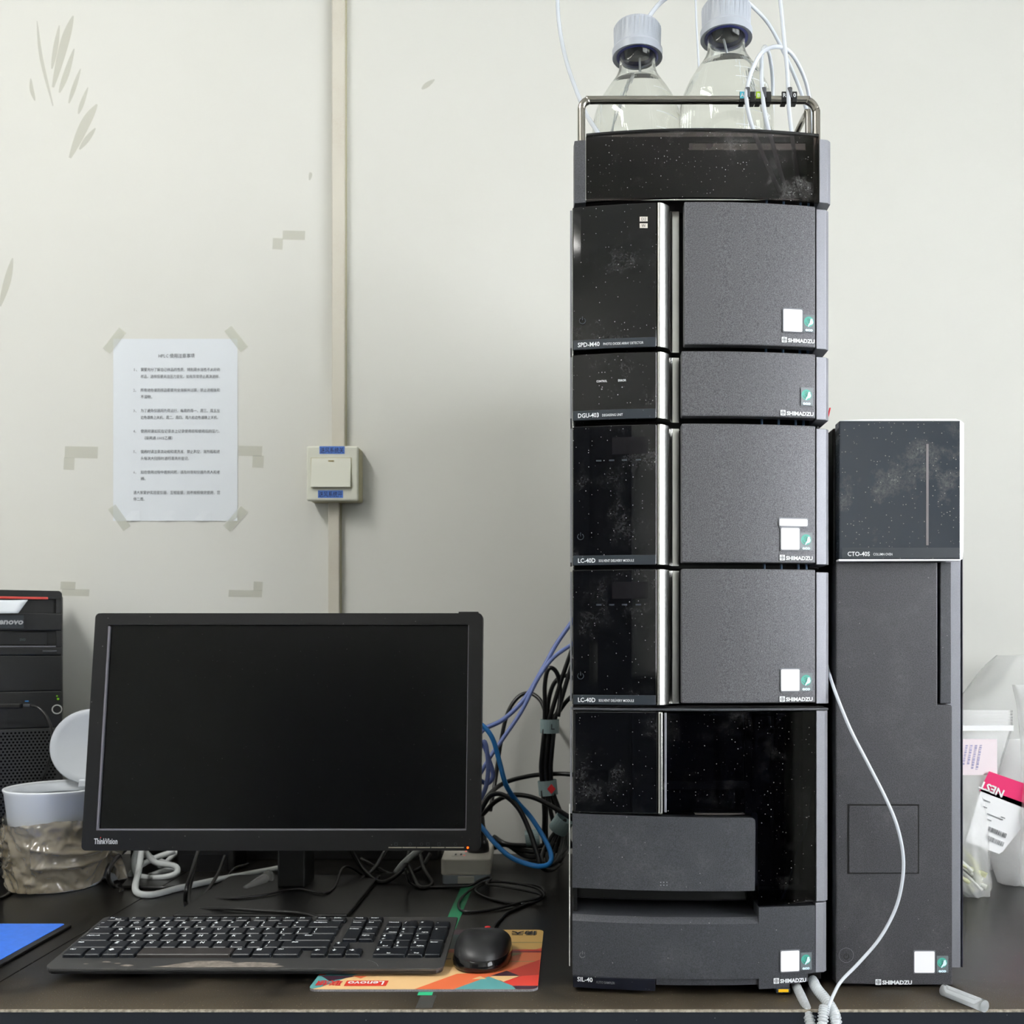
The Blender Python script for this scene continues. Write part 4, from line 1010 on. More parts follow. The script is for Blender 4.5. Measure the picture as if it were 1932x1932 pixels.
bm = bmesh.new(); bx(bm, ix0, ix0+.0024, yb+.0005, yb+.005, iz0, iz1-.0015); bx(bm, ix0, ix1, yb+.0005, yb+.005, iz0, iz0+.0020); bx(bm, ix1-.0009, ix1, yb+.0012, yb+.005, iz0, iz1); mpart('screen_trim', bm, M['screentrim'], bez)
bm = bmesh.new(); prism(bm, rrect(-hw+.003, hw-.003, zb+.003, zb+mh-.003, .006), yb+.016, yb+.030, 'y'); prism(bm, rrect(-hw+.06, hw-.06, zb+.04, zb+mh-.06, .012), yb+.030, yb+.052, 'y'); mpart('back_cover', bm, M['bezel'])
bm = bmesh.new(); bx(bm, hw-.032, hw-.006, yb+.002, yb+.016, zb+mh-.001, zb+mh+.0022); mpart('corner_tab', bm, M['bezel'])
def mtext(name, s, h, x, z, m, width, bold=0, lift=.0004):
    p = TM @ Vector((x, yb-lift, z)); return text(name, s, h, p, m, bez, rot=(PI/2-tilt, 0, 0), width=width, bold=bold)
mtext('logo_lettering', 'ThinkVision', .0100, -hw+.0160, zb+.0085, M['logo'], .0300, .00018)
q = TM @ Vector((-hw+.0160+.0072, yb-.0006, zb+.0160)); o_ = text('logo_dot', '.', .010, q, M['red'], bez, rot=(PI/2-tilt, 0, 0), bold=.0001)
sc = mw/(905.5-153)
for (a, b) in ((733, 758), (759.5, 785), (786.5, 811.5), (813.5, 838.5), (840.5, 875)):
    bm = bmesh.new(); bx(bm, -hw+(a-153)*sc, -hw+(b-153)*sc, yb-.0010, yb+.002, zb+.0034, zb+.0046); mpart('menu_button', bm, M['btn'], bez)
for (px, s) in ((747, '▯'), (774, '◑'), (795, '☼'), (807, '◳'), (828, '▤'), (859, '○')):
    x = -hw+(px-153)*sc
    bm = bmesh.new(); c = (x, zb+.0082); r = .0020
    ol = arc_band(c[0], c[1], r*.72, r, 0, 2*PI-.001, 18) if s in '◑☼○' else None
    if ol: bm.faces.new([bm.verts.new((p[0], yb-.0003, p[1])) for p in ol])
    else:
        for (u0, u1, v0, v1) in ((-r, r, r*.7, r), (-r, r, -r, -r*.7), (-r, -r*.7, -r, r), (r*.7, r, -r, r)):
            bm.faces.new([bm.verts.new((p[0], yb-.0003, p[1])) for p in rect(c[0]+u0, c[0]+u1, c[1]+v0, c[1]+v1)])
    mpart('button_icon', bm, M['ecodark'] if False else M['strip'], bez)
bm = bmesh.new(); prism(bm, circ(-hw+(882.5-153)*sc, zb+.0038, .0013, 14), yb-.0010, yb+.001, 'y'); mpart('power_led', bm, M['led'], bez)
# stand
nx = X(554, 1.43)-mxc
box('stand_neck', nx-.020, nx+.020, -.02+.03, .03+.03, .006, .20, M['black'], mon, .003)
box('stand_hinge', nx-.035, nx+.035, -.075, .035, .14, .20, M['black'], mon, .004)
bm = bmesh.new(); prism(bm, [(nx-.112, -.130), (nx+.110, -.130), (nx+.110, .09), (nx-.112, .09)], 0, .007, 'z'); bmesh.ops.recalc_face_normals(bm, faces=bm.faces[:]); bevel(bm, .002)
mk('stand_base', bm, M['black'], mon)

# ------------------------------------------------------------------ keyboard
KX0, KY0 = -.5525, 1.049
ktilt = math.radians(6.6)
kb = thing('keyboard', 'black full-size keyboard with white legends, worn below the space bar', 'keyboard', (KX0, KY0, ZD+.0095), (ktilt, 0, 0), local=True)
KW, KH = .4175, .141
bm = bmesh.new(); prism(bm, rrect(0, KW, 0, KH, (.012, .010, .003, .004)), -.0006, .0022, 'z'); bmesh.ops.recalc_face_normals(bm, faces=bm.faces[:]); bevel(bm, .0007)
kbody = mk('body', bm, M['kbd'], kb)
bm = bmesh.new(); prism(bm, rrect(.001, KW-.001, .0008, KH-.001, (.011, .009, .003, .004)), -.0040, -.0006, 'z'); bmesh.ops.recalc_face_normals(bm, faces=bm.faces[:]); bevel(bm, .0008)
mk('underside', bm, M['kbdedge'], kb)
for x in (.03, KW-.06):
    bm = bmesh.new(); vs = bx(bm, x, x+.03, KH-.028, KH-.016, -.022, -.003); mk('tilt_foot', bm, M['kbdedge'], kb)
    bm = bmesh.new(); bx(bm, x, x+.03, .016, .028, -.0100, -.0035); mk('rubber_foot', bm, M['kbdedge'], kb)
bm = bmesh.new(); random.seed(4)
wo = []
for (u, v) in ((.118, .004), (.155, .003), (.215, .0035), (.262, .0035), (.270, .006), (.258, .009), (.262, .012), (.245, .0155), (.222, .0165), (.212, .0140), (.205, .0175), (.190, .0195), (.165, .0185), (.150, .0135), (.135, .0075)):
    wo.append((u*.93, v))
bm.faces.new([bm.verts.new((a, b, .00235)) for a, b in wo])
for (cx, cy, r) in ((.060, .0165, .004), (.073, .013, .003), (.040, .012, .0025), (.085, .008, .006)):
    bm.faces.new([bm.verts.new((cx+r*math.cos(2*PI*k/9)*(1+.3*random.random()), cy+r*.35*math.sin(2*PI*k/9)*(1+.3*random.random()), .00235)) for k in range(9)])
mk('worn_patch', bm, M['worn'], kbody)['label'] = 'pale worn-off coating'
# a scratch at right
tube('scratch', [(.335, .022, .0023), (.345, .014, .0023), (.349, .006, .0023)], .0002, M['printd'], kbody, n=5)
_km = {}
def keymesh(w, h):
    k = (round(w, 4), round(h, 4))
    if k in _km: return _km[k]
    bm = bmesh.new(); t = .0012; H = .0042
    lo = rrect(-w/2, w/2, -h/2, h/2, .0016, 2); hi = rrect(-w/2+t, w/2-t, -h/2+t*.9, h/2-t*.7, .0014, 2)
    L = [bm.verts.new((p[0], p[1], 0)) for p in lo]; Mi = [bm.verts.new((p[0], p[1], H-.0008)) for p in rrect(-w/2+.0004, w/2-.0004, -h/2+.0003, h/2-.0004, .0016, 2)]; U = [bm.verts.new((p[0], p[1], H)) for p in hi]
    n = len(lo)
    for A, B in ((L, Mi), (Mi, U)):
        for i in range(n): bm.faces.new((A[i], A[(i+1) % n], B[(i+1) % n], B[i]))
    bm.faces.new(U); bm.faces.new(L)
    bmesh.ops.recalc_face_normals(bm, faces=bm.faces[:])
    me = bpy.data.meshes.new('key'); bm.to_mesh(me); bm.free(); me.materials.append(M['key']); _km[k] = me; return me
GAP = .0012
def key(x, w, v, h, leg, sub=None):
    cx, cy = x+w/2, v+h/2
    me = keymesh(w-GAP, h-GAP)
    if leg == '': me.materials[0] = M['spacebar']
    o = link_mesh('key', me, (cx, cy, .0020), kb)
    if leg:
        s = .0062 if len(leg) == 1 else .0038
        text('key_legend', leg, s, (x+.0030, v+h-.0030-s*.75, .00635), M['legend'], o, rot=(0, 0, 0), bold=.00022 if len(leg) == 1 else .00012, res=1)
    if sub: text('key_legend', sub, 0.0036 if len(sub) > 1 else .0050, (x+.0030 if len(sub) == 1 else x+w*.42, v+.0030, .00635), M['legend'], o, rot=(0, 0, 0), bold=.00014, res=1)
U = .01865; V0 = .0262; RP = .0186
def row(v, x, items, h=RP):
    for it in items:
        w = it[0]*U; key(x, w, v, h, it[1], it[2] if len(it) > 2 else None); x += w
R = [V0+RP*i for i in range(6)]
MX = .0065
row(R[0], MX, [(1.25, 'Ctrl'), (1.0, 'Fn'), (1.0, '❖'), (1.0, 'Alt'), (5.45, ''), (1.15, 'Alt'), (1.2, '▤'), (1.6, 'Ctrl')])
row(R[1], MX, [(2.2, 'Shift')]+[(1, c) for c in 'ZXCVBNM']+[(1, '<', ','), (1, '>', '.'), (1, '?', '/'), (2.85, '       Shift')])
row(R[2], MX, [(1.75, 'CapsLock')]+[(1, c) for c in 'ASDFGHJKL']+[(1, ':', ';'), (1, '"', "'"), (2.3, '      Enter')])
row(R[3], MX, [(1.5, 'Tab')]+[(1, c) for c in 'QWERTYUIOP']+[(1, '{', '['), (1, '}', ']'), (1.55, '|', '\\')])
row(R[4], MX, [(1, '~', '`')]+[(1, a, b) for a, b in zip('!@#$%^&*()_+', '1234567890-=')]+[(2.05, '  Backspace')])
FH = .0128; FV = R[5]+.0006
x = .0105; key(x, .0245, FV, FH, 'Esc', 'FnLk')
for x0, ks in ((.0362, ('F1', 'F2', 'F3', 'F4')), (.1080, ('F5', 'F6', 'F7', 'F8')), (.1800, ('F9', 'F10', 'F11', 'F12'))):
    for i, s in enumerate(ks): key(x0+i*.01725, .0175, FV, FH, s, '·')
for x0, s in ((.2530, 'ScrLk'), (.2715, 'PrtSc'), (.2965, 'Pause'), (.3145, 'Insert')): key(x0, .0180, FV, FH, s)
key(.2965, .0180, R[4], RP, 'Home'); key(.3145, .0180, R[4], RP, 'End')
key(.2965, .0180, R[2]+.003, RP*2-.003, 'Delete'); key(.3145, .0180, R[3], RP, 'PgUp'); key(.3145, .0180, R[2]+.003, RP-.003, 'PgDn')
key(.2905, .0180, R[1], RP-.002, '↑'); key(.2715, .0180, R[0], RP-.001, '←'); key(.2900, .0180, R[0], RP-.001, '↓'); key(.3085, .0180, R[0], RP-.001, '→')
NX = .3380
for r, ks in ((4, ('NumLk', '/', '*', '-')), (3, ('7', '8', '9')), (2, ('4', '5', '6')), (1, ('1', '2', '3'))):
    for i, s in enumerate(ks): key(NX+i*.0185, .0185, R[r], RP, s, {'7': 'Home', '9': 'PgUp', '1': 'End', '3': 'PgDn', '8': '↑', '2': '↓', '4': '←', '6': '→'}.get(s))
key(NX, .037, R[0], RP, '0', 'Ins'); key(NX+.037, .0185, R[0], RP, '.', 'Del')
key(NX+.0555, .0185, R[2], RP*2, '+'); key(NX+.0555, .0185, R[0], RP*2, 'Enter')
text('maker_name', 'Lenovo', .0075, (KW-.054, KH-.0145, .0024), M['key'], kbody, rot=(0, 0, 0), bold=.0002)

# ------------------------------------------------------------------ mouse pad with its print
pt = .0030
pad = thing('mouse_pad', 'colourful mouse pad with triangle pattern lying upside down under the mouse', 'mouse pad', (-.15, 1.12, ZD))
p_out = rrect(-.2660, -.0350, 1.0128, 1.2240, .0085, 6)
bm = bmesh.new(); prism(bm, p_out, ZD, ZD+pt-.0003, 'z'); bmesh.ops.recalc_face_normals(bm, faces=bm.faces[:]); bevel(bm, .0004); mk('pad_base', bm, M['pad'], pad)
def clip_poly(sub, clipper):
    out = [Vector(p) for p in sub]
    n = len(clipper)
    for i in range(n):
        a, b = Vector(clipper[i]), Vector(clipper[(i+1) % n]); inp = out; out = []
        if not inp: return []
        def inside(p): return (b.x-a.x)*(p.y-a.y)-(b.y-a.y)*(p.x-a.x) >= -1e-12
        for j in range(len(inp)):
            p, q_ = inp[j], inp[(j+1) % len(inp)]
            ip, iq = inside(p), inside(q_)
            if ip: out.append(p)
            if ip != iq:
                d1 = (b.x-a.x)*(p.y-a.y)-(b.y-a.y)*(p.x-a.x); d2 = (b.x-a.x)*(q_.y-a.y)-(b.y-a.y)*(q_.x-a.x)
                out.append(p+(q_-p)*(d1/(d1-d2)))
    return out
layers = [('peach', None),
          ('tan', [(640, 1700), (1060, 1700), (1060, 1806), (930, 1830), (700, 1812)]),
          ('purple', [(700, 1740), (966, 1740), (936, 1763), (700, 1763)]), ('tealdk', [(780, 1763), (893, 1763), (850, 1795), (780, 1795)]),
          ('rust', [(780, 1790), (862, 1790), (858, 1797), (780, 1797)]), ('purple', [(780, 1808), (852, 1808), (851, 1809.5), (780, 1809.5)]),
          ('olive', [(940, 1777), (1060, 1777), (1060, 1778.6), (940, 1778.6)]), ('olive', [(940, 1797), (990, 1797), (940, 1812)]),
          ('rust', [(930, 1838), (940, 1812), (986, 1798), (1060, 1776), (1060, 1808), (950, 1845)]),
          ('brick', [(940, 1791), (1060, 1791), (1060, 1797), (940, 1797)]), ('purple', [(940, 1794.5), (1060, 1794.5), (1060, 1796), (940, 1796)]),
          ('olive', [(950, 1813), (1060, 1813), (1060, 1814.2), (950, 1814.2)]),
          ('brick', [(958, 1832), (1022, 1809), (1060, 1800), (1060, 1880), (985, 1880), (930, 1840)]),
          ('scarlet', [(948, 1852), (985, 1841), (1060, 1836), (1060, 1860), (967, 1860)]),
          ('orange', [(776, 1868), (862, 1837), (958, 1832), (925, 1843), (855, 1870)]),
          ('tealp', [(848, 1869), (922, 1842), (992, 1869)]), ('purple', [(925, 1841), (956, 1831), (981, 1841)]), ('peach', [(925, 1841), (981, 1841), (950, 1852)]),
          ('peach', [(890, 1847), (906, 1841.5), (919, 1847)]), ('purple', [(966, 1859.5), (1060, 1859.5), (1060, 1880), (990, 1880)]),
          ('tealp', [(570, 1872), (600, 1832), (690, 1832), (650, 1846), (605, 1862), (586, 1866)]), ('purple', [(606, 1841), (674, 1841), (622, 1851)]), ('scarlet', [(596, 1840), (604, 1832), (626, 1832), (612, 1840)]),
          ('orange', [(665, 1841), (693, 1841), (681, 1846)]), ('scarlet', [(798, 1834), (812, 1834), (805, 1837)]),
          ('scarlet', [(648.5, 1860), (655, 1850), (733.5, 1850), (728, 1860)])]
names = sorted(set(l[0] for l in layers)); bm = bmesh.new()
for i, (c, poly) in enumerate(layers):
    pl = p_out if poly is None else [(G(a, b, pt).x, G(a, b, pt).y) for a, b in poly]
    if poly is not None:
        A = sum(pl[k][0]*pl[(k+1) % len(pl)][1]-pl[(k+1) % len(pl)][0]*pl[k][1] for k in range(len(pl)))
        if A < 0: pl = pl[::-1]
    q = [Vector(p) for p in pl] if poly is None else clip_poly([Vector(p) for p in pl], [Vector(p) for p in p_out])
    if len(q) < 3: continue
    try:
        f = bm.faces.new([bm.verts.new((p.x, p.y, ZD+pt-.0003+.00001*(i+1))) for p in q]); f.material_index = names.index(c)
    except ValueError: pass
bm2 = bm
me = bpy.data.meshes.new('pad_print'); bm.normal_update()
for f in bm.faces:
    if f.normal.z < 0: f.normal_flip()
cc = Vector((-.15, 1.118, ZD+pt)); 
for v in bm.verts: v.co -= cc
bm.to_mesh(me); bm.free()
for n_ in names: me.materials.append(M['p_'+n_])
pp = link_mesh('pad_print', me, cc, pad)
def ptext(s, px1, px0, py, h, m, bold=0.0):
    a, b = G(px1, py, pt), G(px0, py, pt)      # upside down: starts at the right
    text('pad_lettering', s, h, (a.x, a.y, ZD+pt+.0002), m, pp, rot=(0, 0, PI), width=abs(b.x-a.x), bold=bold)
ptext('Lenovo', 727, 659, 1851.7, .0150, M['print'], .0003); ptext('联想', 648, 600, 1851, .0165, M['red'], .0003); ptext('扬天', 1014, 965, 1757.5, .0185, M['ink'], .0005)

# ------------------------------------------------------------------ mouse
mo = thing('mouse', 'black wired computer mouse resting on the mouse pad', 'mouse', (-.0985, 1.1125, ZD+pt), (0, 0, math.radians(-2)), local=True)
def plan(a, k=2.5, w=.0305, l=.0525):
    c, s = math.cos(a), math.sin(a); return (w*abs(c)**(2/k)*(1 if c > 0 else -1), l*abs(s)**(2/k)*(1 if s > 0 else -1))
def mz(x, y):
    yy = (y+.050)/.1; e = min(1, max(0, 1-(abs(x)/.0305)**2.6))
    prof_h = .0125+.0245*math.sin(PI*min(1, max(0, .16+.80*yy)))**.8
    return .0125+(prof_h-.0125)*e**.5
bm = bmesh.new(); n = 48; rings = []
for r in (1.0, .985, .93, .85, .74, .6, .44, .26):
    ringv = []
    for k in range(n):
        x_, y_ = plan(2*PI*k/n); x_ *= r; y_ *= r
        e = 1-max(0, r)**4
        yy = (y_+.050)/.1
        crest = .0335*(math.sin(PI*(.30+.50*yy)))**1.2 - .010*max(0, yy-.55)
        ringv.append(bm.verts.new((x_, y_, .0135+max(0, crest-.0135)*(e**.55)-(.0010 if r == 1.0 else 0))))
    rings.append(ringv)
c0 = bm.verts.new((0, 0, .0135+max(0, .0335*(math.sin(PI*.55))**1.2-.0135)))
for a, b in zip(rings, rings[1:]):
    for k in range(n): bm.faces.new((a[k], a[(k+1) % n], b[(k+1) % n], b[k]))
for k in range(n): bm.faces.new((rings[-1][k], rings[-1][(k+1) % n], c0))
mk('top_shell', bm, M['mouse'], mo, smooth=True)
bm = bmesh.new(); rings = []
for z, s in ((.0004, .985), (.0015, 1.03), (.006, 1.045), (.0115, 1.0), (.0130, .985), (.0132, .9)):
    rings.append([bm.verts.new((plan(2*PI*k/n)[0]*s, plan(2*PI*k/n)[1]*s, z)) for k in range(n)])
for a, b in zip(rings, rings[1:]):
    for k in range(n): bm.faces.new((a[k], a[(k+1) % n], b[(k+1) % n], b[k]))
bm.faces.new(rings[0]); bm.faces.new(rings[-1])
mk('side_band', bm, M['mouseside'], mo, smooth=True)
bm = bmesh.new(); lathe(bm, [(0, -.003), (.0085, -.003), (.0092, 0), (.0085, .003), (0, .003)], 24); bmesh.ops.rotate(bm, verts=bm.verts[:], matrix=Matrix.Rotation(PI/2, 3, 'Y')); bmesh.ops.translate(bm, verts=bm.verts[:], vec=(0, .0405, .0150))
mk('scroll_wheel', bm, M['red'], mo, smooth=True)
lt = text('mouse_logo', 'Lenovo', .0090, (-.0128, -.012, .0352), M['emboss'], mo, rot=(math.radians(4), 0, 0), width=.0265, bold=.0001)
# cord: from the mouse nose, coil, to the computer
def gl(px, py, z=.002): p = G(px, py, z); return p
cordp = [Vector((-.0945, 1.164, ZD+.012)), gl(935, 1745, .004), gl(946, 1733), gl(958, 1722), gl(985, 1710), gl(1015, 1696), gl(1027, 1684, .004), gl(1015, 1672, .005), gl(970, 1667, .006), gl(930, 1662, .007), gl(905, 1672, .006), gl(897, 1681, .004), gl(920, 1694), gl(965, 1704), gl(1005, 1703, .003), gl(1027, 1690, .006), gl(1010, 1675, .008), gl(960, 1665, .009), gl(918, 1664, .010), gl(905, 1668, .008), gl(880, 1685, .004), gl(866, 1702), gl(868, 1716), gl(885, 1720), gl(930, 1716), gl(985, 1702, .004), gl(1022, 1690, .009), gl(990, 1680, .010), gl(945, 1672, .012), gl(918, 1668, .014), gl(926, 1658, .016), gl(922, 1655, .016), gl(905, 1661, .010), gl(885, 1671, .004), gl(850, 1673), gl(800, 1674), gl(776, 1668, .006), gl(768, 1655, .02), gl(766, 1640, .05)]
root_m = mo.matrix_basis.inverted() if False else None
bm = bmesh.new(); sweep(bm, catmull(cordp, 6), .0018, 8)
bpy.context.view_layer.update()
inv = (Matrix.Translation(mo.location) @ mo.rotation_euler.to_matrix().to_4x4()).inverted()
bmesh.ops.transform(bm, matrix=inv, verts=bm.verts[:]); mk('cord', bm, M['cable'], mo, smooth=True)

# ------------------------------------------------------------------ blue mat at the left edge
bt = thing('blue_desk_mat', 'bright blue mat with black rim at the left edge of the bench', 'mat', (-.75, 1.11, ZD))
bm = bmesh.new(); prism(bm, rrect(-.92, -.6185, .985, 1.2480, .006), ZD, ZD+.0034, 'z'); bmesh.ops.recalc_face_normals(bm, faces=bm.faces[:]); bevel(bm, .001); mk('rim', bm, M['cable'], bt)
bm = bmesh.new(); prism(bm, rrect(-.915, -.6275, .990, 1.2460, .004), ZD+.0030, ZD+.0040, 'z'); mk('blue_sheet', bm, M['bluemat'], bt)

# ------------------------------------------------------------------ bin with liner
bcx, bcy = X(113, 1.462), 1.462
bn = thing('waste_bin', 'small white waste bin with raised lid and brown plastic liner', 'bin', (bcx, bcy, ZD))
H_ = Z(1487, 1.44)-ZD
bm = bmesh.new(); lathe(bm, [(0, 0), (.052, 0), (.056, .003), (.0715, H_-.006), (.0735, H_-.002), (.0730, H_), (.0700, H_), (.0685, H_-.004), (.054, .006), (0, .006)], 56, (bcx, bcy, ZD)); mk('bin_body', bm, M['binwhite'], bn, smooth=True)
bm = bmesh.new(); lathe(bm, [(.0680, H_-.012), (.0700, H_-.001), (.0560, H_-.004), (.0540, H_-.014)], 48, (bcx, bcy, ZD)); mk('inner_ring', bm, M['lidplastic'], bn, smooth=True)
# lid: a thin dished disc standing up at the back right
bm = bmesh.new(); lathe(bm, [(0, .0), (.047, .0006), (.0545, .003), (.0560, .004), (.0545, .0055), (.046, .0030), (0, .0022)], 48)
Ml = Matrix.Translation((X(171, 1.52), 1.52, Z(1408, 1.52))) @ Matrix.Rotation(math.radians(12), 4, 'Z') @ Matrix.Rotation(math.radians(82), 4, 'X')
bmesh.ops.transform(bm, matrix=Ml, verts=bm.verts[:]); lid = mk('lid', bm, M['lidplastic'], bn, smooth=True)
box('lid_hinge', X(150, 1.51), X(176, 1.51), 1.505, 1.525, Z(1485, 1.51), Z(1470, 1.51), M['lidplastic'], lid, .002)
# liner bag: crumpled sleeve outside the bin
bm = bmesh.new(); n = 220; NJ = 46; rings = []
def ridge(p): return 1-abs(mnoise.noise(p))*2.2
for j in range(NJ+1):
    z = .003+.097*j/NJ; ringv = []
    for k in range(n):
        a = 2*PI*k/n; base = .056+(.0715-.056)*z/H_
        q = Vector((math.sin(a)*2.2, math.cos(a)*2.2, z*30))
        w1 = Vector((mnoise.noise(q*.7), mnoise.noise(q*.7+Vector((7, 0, 0))), mnoise.noise(q*.7+Vector((0, 7, 0)))))*1.2
        cre = ridge(q*1.1+w1)*.55+ridge(q*2.4+w1*1.5+Vector((3, 1, 4)))*.28+ridge(q*5.0+w1*2)*.12
        fold = .010*max(0, ridge(Vector((z*34+math.sin(a*1.0+.6)*.9, .3, 1.7+a*.12))))**3
        r = base+.0040+.0075*max(0, cre)+fold*(.4+.6*max(0, math.sin(a+.8)))+.005*math.exp(-((z-.055)/.03)**2)
        lift = z+.030*max(0, math.sin(a-.75))**3*(1-j/NJ)**.7+.003*math.sin(a*3)*(j/NJ)**2+.0015*mnoise.noise(q*3)*(j/NJ)
        ringv.append(bm.verts.new((bcx+max(r, base+.001)*math.sin(a), bcy-max(r, base+.001)*math.cos(a), ZD+max(lift, .0005)+.0008)))
    rings.append(ringv)
for a, b in zip(rings, rings[1:]):
    for k in range(n): bm.faces.new((a[k], a[(k+1) % n], b[(k+1) % n], b[k]))
mk('bin_liner', bm, M['bag'], bn, smooth=True)['label'] = 'crumpled brownish plastic liner'
# dark loose tail of the liner at the right
bm = bmesh.new(); g = []
for j in range(9):
    rr_ = []
    for i in range(7):
        p = P(192+i*7+j*1.0, 1600+j*11, 1.50-.012*i); nn = mnoise.noise(Vector((i*.9, j*.8, 3)))*.008
        rr_.append(bm.verts.new((p.x+nn, p.y-.01+nn, max(p.z, ZD+.002))))
    g.append(rr_)
for j in range(8):
    for i in range(6): bm.faces.new((g[j][i], g[j][i+1], g[j+1][i+1], g[j+1][i]))
mk('liner_tail', bm, M['bag'], bn, smooth=True)

# ------------------------------------------------------------------ desktop computer
PD = 1.560; pyaw = math.radians(25)
pcx = X(116.5, PD)
pc = thing('desktop_computer', 'black tower computer at the left behind the waste bin', 'computer', (pcx, PD, ZD), (0, 0, pyaw), local=True)
ph = Z(1115, PD)-ZD; pw = .176; pdp = .112
ks = .0844/117
def pu(px): return (px-116.5)*ks          # px -> local x on the front
def pv(py): return Z(py, PD)-ZD
bm = bmesh.new(); bx(bm, -pw+.002, -.002, .012, pdp, 0, ph-.003); bmesh.ops.recalc_face_normals(bm, faces=bm.faces[:]); bevel(bm, .003); mk('case', bm, M['pc'], pc)
# front fascia in horizontal sections, with openings left as recesses
def fas(name, py0, py1, x0=-pw, x1=0.0, y0=0.0, y1=.014, m='pc', bev=.0015, parent=None):
    bm = bmesh.new(); bx(bm, x0, x1, y0, y1, pv(py1), pv(py0)); bmesh.ops.recalc_face_normals(bm, faces=bm.faces[:]); bevel(bm, bev); return mk(name, bm, M[m], parent or pc)
bm = bmesh.new(); prism(bm, rrect(-pw, 0, pv(1130), ph, (0, 0, .005, .005)), 0, .014, 'y'); mk('fascia', bm, M['pc'], pc)
fas('fascia', 1157.5, 1190); fas('fascia', 1221, 1236); fas('fascia', 1236.6, 1303, y0=.0012); fas('fascia', 1303.6, 1372)
fas('fascia', 1130, 1157.5, pu(105), 0, bev=.0008); fas('fascia', 1190, 1221, pu(105.5), 0, bev=.0008)
fas('card_slot_recess', 1128, 1159, -pw+.004, pu(106), .010, .0135, 'pcdark', 0); fas('drive_recess', 1188, 1222, -pw+.004, pu(106), .010, .0135, 'pcdark', 0)
fas('red_bar', 1127, 1131.5, -pw+.006, pu(90.5), -.0006, .004, 'pcred', .0006)
dr = fas('optical_drive', 1193, 1217, -pw+.006, pu(86), .004, .010, 'pc', .0008)
text('drive_mark', 'DVD', .0050, (pu(37), .0036, pv(1209)), M['ecodark'], dr, width=.0075)
fas('drive_lip', 1218.5, 1221, -pw+.004, pu(105), -.0004, .004, 'screentrim', .0004)
fas('eject_button', 1227, 1230.5, pu(80), pu(107), -.0012, .003, 'greyd', .0006)
lb = fas('logo_sticker', 1161.5, 1186, pu(-60), pu(44.5), -.0004, .001, 'strip', 0)
text('logo_lettering', 'lenovo', .0122, (pu(-6), -.0007, pv(1178.4)), M['logo'], lb, width=(43.5+6)*ks, bold=.0004, shear=.18)
for (px, r, m) in ((26, .0028, 'pcdark'), (36, .0030, 'pcdark')):
    bm = bmesh.new(); prism(bm, circ(pu(px), pv(1324), r, 16), -.0004, .002, 'y'); mk('audio_jack', bm, M[m], pc)
us = fas('usb_port', 1317.5, 1326, pu(46), pu(58.5), -.0004, .002, 'pcdark', 0); fas('usb_tongue', 1320.5, 1322.5, pu(47), pu(54), -.0008, .001, 'usbblue', 0, us)
bm = bmesh.new(); prism(bm, arc_band(pu(107.5), pv(1338), .0058, .0074, 0, 2*PI-.001, 28), -.0012, .002, 'y'); mk('power_ring', bm, M['chrome'], pc)
bm = bmesh.new(); prism(bm, circ(pu(107.5), pv(1338), .0056, 24), -.0006, .002, 'y'); mk('power_button', bm, M['pcdark'], pc)
bm = bmesh.new(); prism(bm, circ(pu(109.5), pv(1318.5), .0017, 12), -.0006, .002, 'y'); prism(bm, circ(pu(107.5), pv(1313), .0012, 10), -.0006, .002, 'y'); mk('status_led', bm, M['gled'], pc)
# perforated grille: dark plate with the holes as small hexagons
fas('grille_frame', 1372.5, 1640, y0=.001, y1=.014, m='grille'); 
bm = bmesh.new(); hx = .0042
for r_ in range(44):
    for c_ in range(30):
        cx = -pw+.008+c_*hx*1.28+(hx*.64 if r_ % 2 else 0); cz = .012+r_*hx*1.12
        if cx > -.008 or cz > pv(1378)-.001: continue
        vs = [bm.verts.new((cx+hx*.42*math.cos(PI/6+k*PI/3), .0006, cz+hx*.42*math.sin(PI/6+k*PI/3))) for k in range(6)]; bm.faces.new(vs)
gr = mk('grille_holes', bm, M['hole'], pc); gr['kind'] = 'stuff'
# paper tongue in the slot
bm = bmesh.new(); p0 = [P(-40, 1133, 1.495), P(54, 1132, 1.530), P(33, 1157, 1.515), P(-40, 1158, 1.488)]
vs = [bm.verts.new(p) for p in p0]; bm.faces.new(vs); bmesh.ops.subdivide_edges(bm, edges=bm.edges[:], cuts=4, use_grid_fill=True)
for v in bm.verts: v.co.y += .003*math.sin(v.co.x*140)
bmesh.ops.solidify(bm, geom=bm.faces[:], thickness=.0004)
tag(mk('paper_slip', bm, M['paper'], None, smooth=True), 'folded white paper slip stuck in the slot of the computer', 'paper')
# usb plug with cable
ug = thing('usb_plug', 'black plug and cable hanging from the front of the computer', 'cable', P(40, 1333, 1.52))
box('plug_body', X(2, 1.52), X(46, 1.52), 1.508, 1.517, Z(1336, 1.52), Z(1326.5, 1.52), M['black'], ug, .0015)
box('plug_neck', X(46, 1.52), X(60, 1.52), 1.515, 1.520, Z(1333.5, 1.52), Z(1328, 1.52), M['greyd'], ug, .001)
tube('cord', [P(58, 1331, 1.518), P(72, 1335, 1.515), P(86, 1349, 1.512), P(95, 1368, 1.51), P(99, 1390, 1.51), P(97, 1420, 1.515), P(88, 1450, 1.52), P(79, 1478, 1.525), P(76, 1530, 1.53)], .0021, M['cable'], ug)

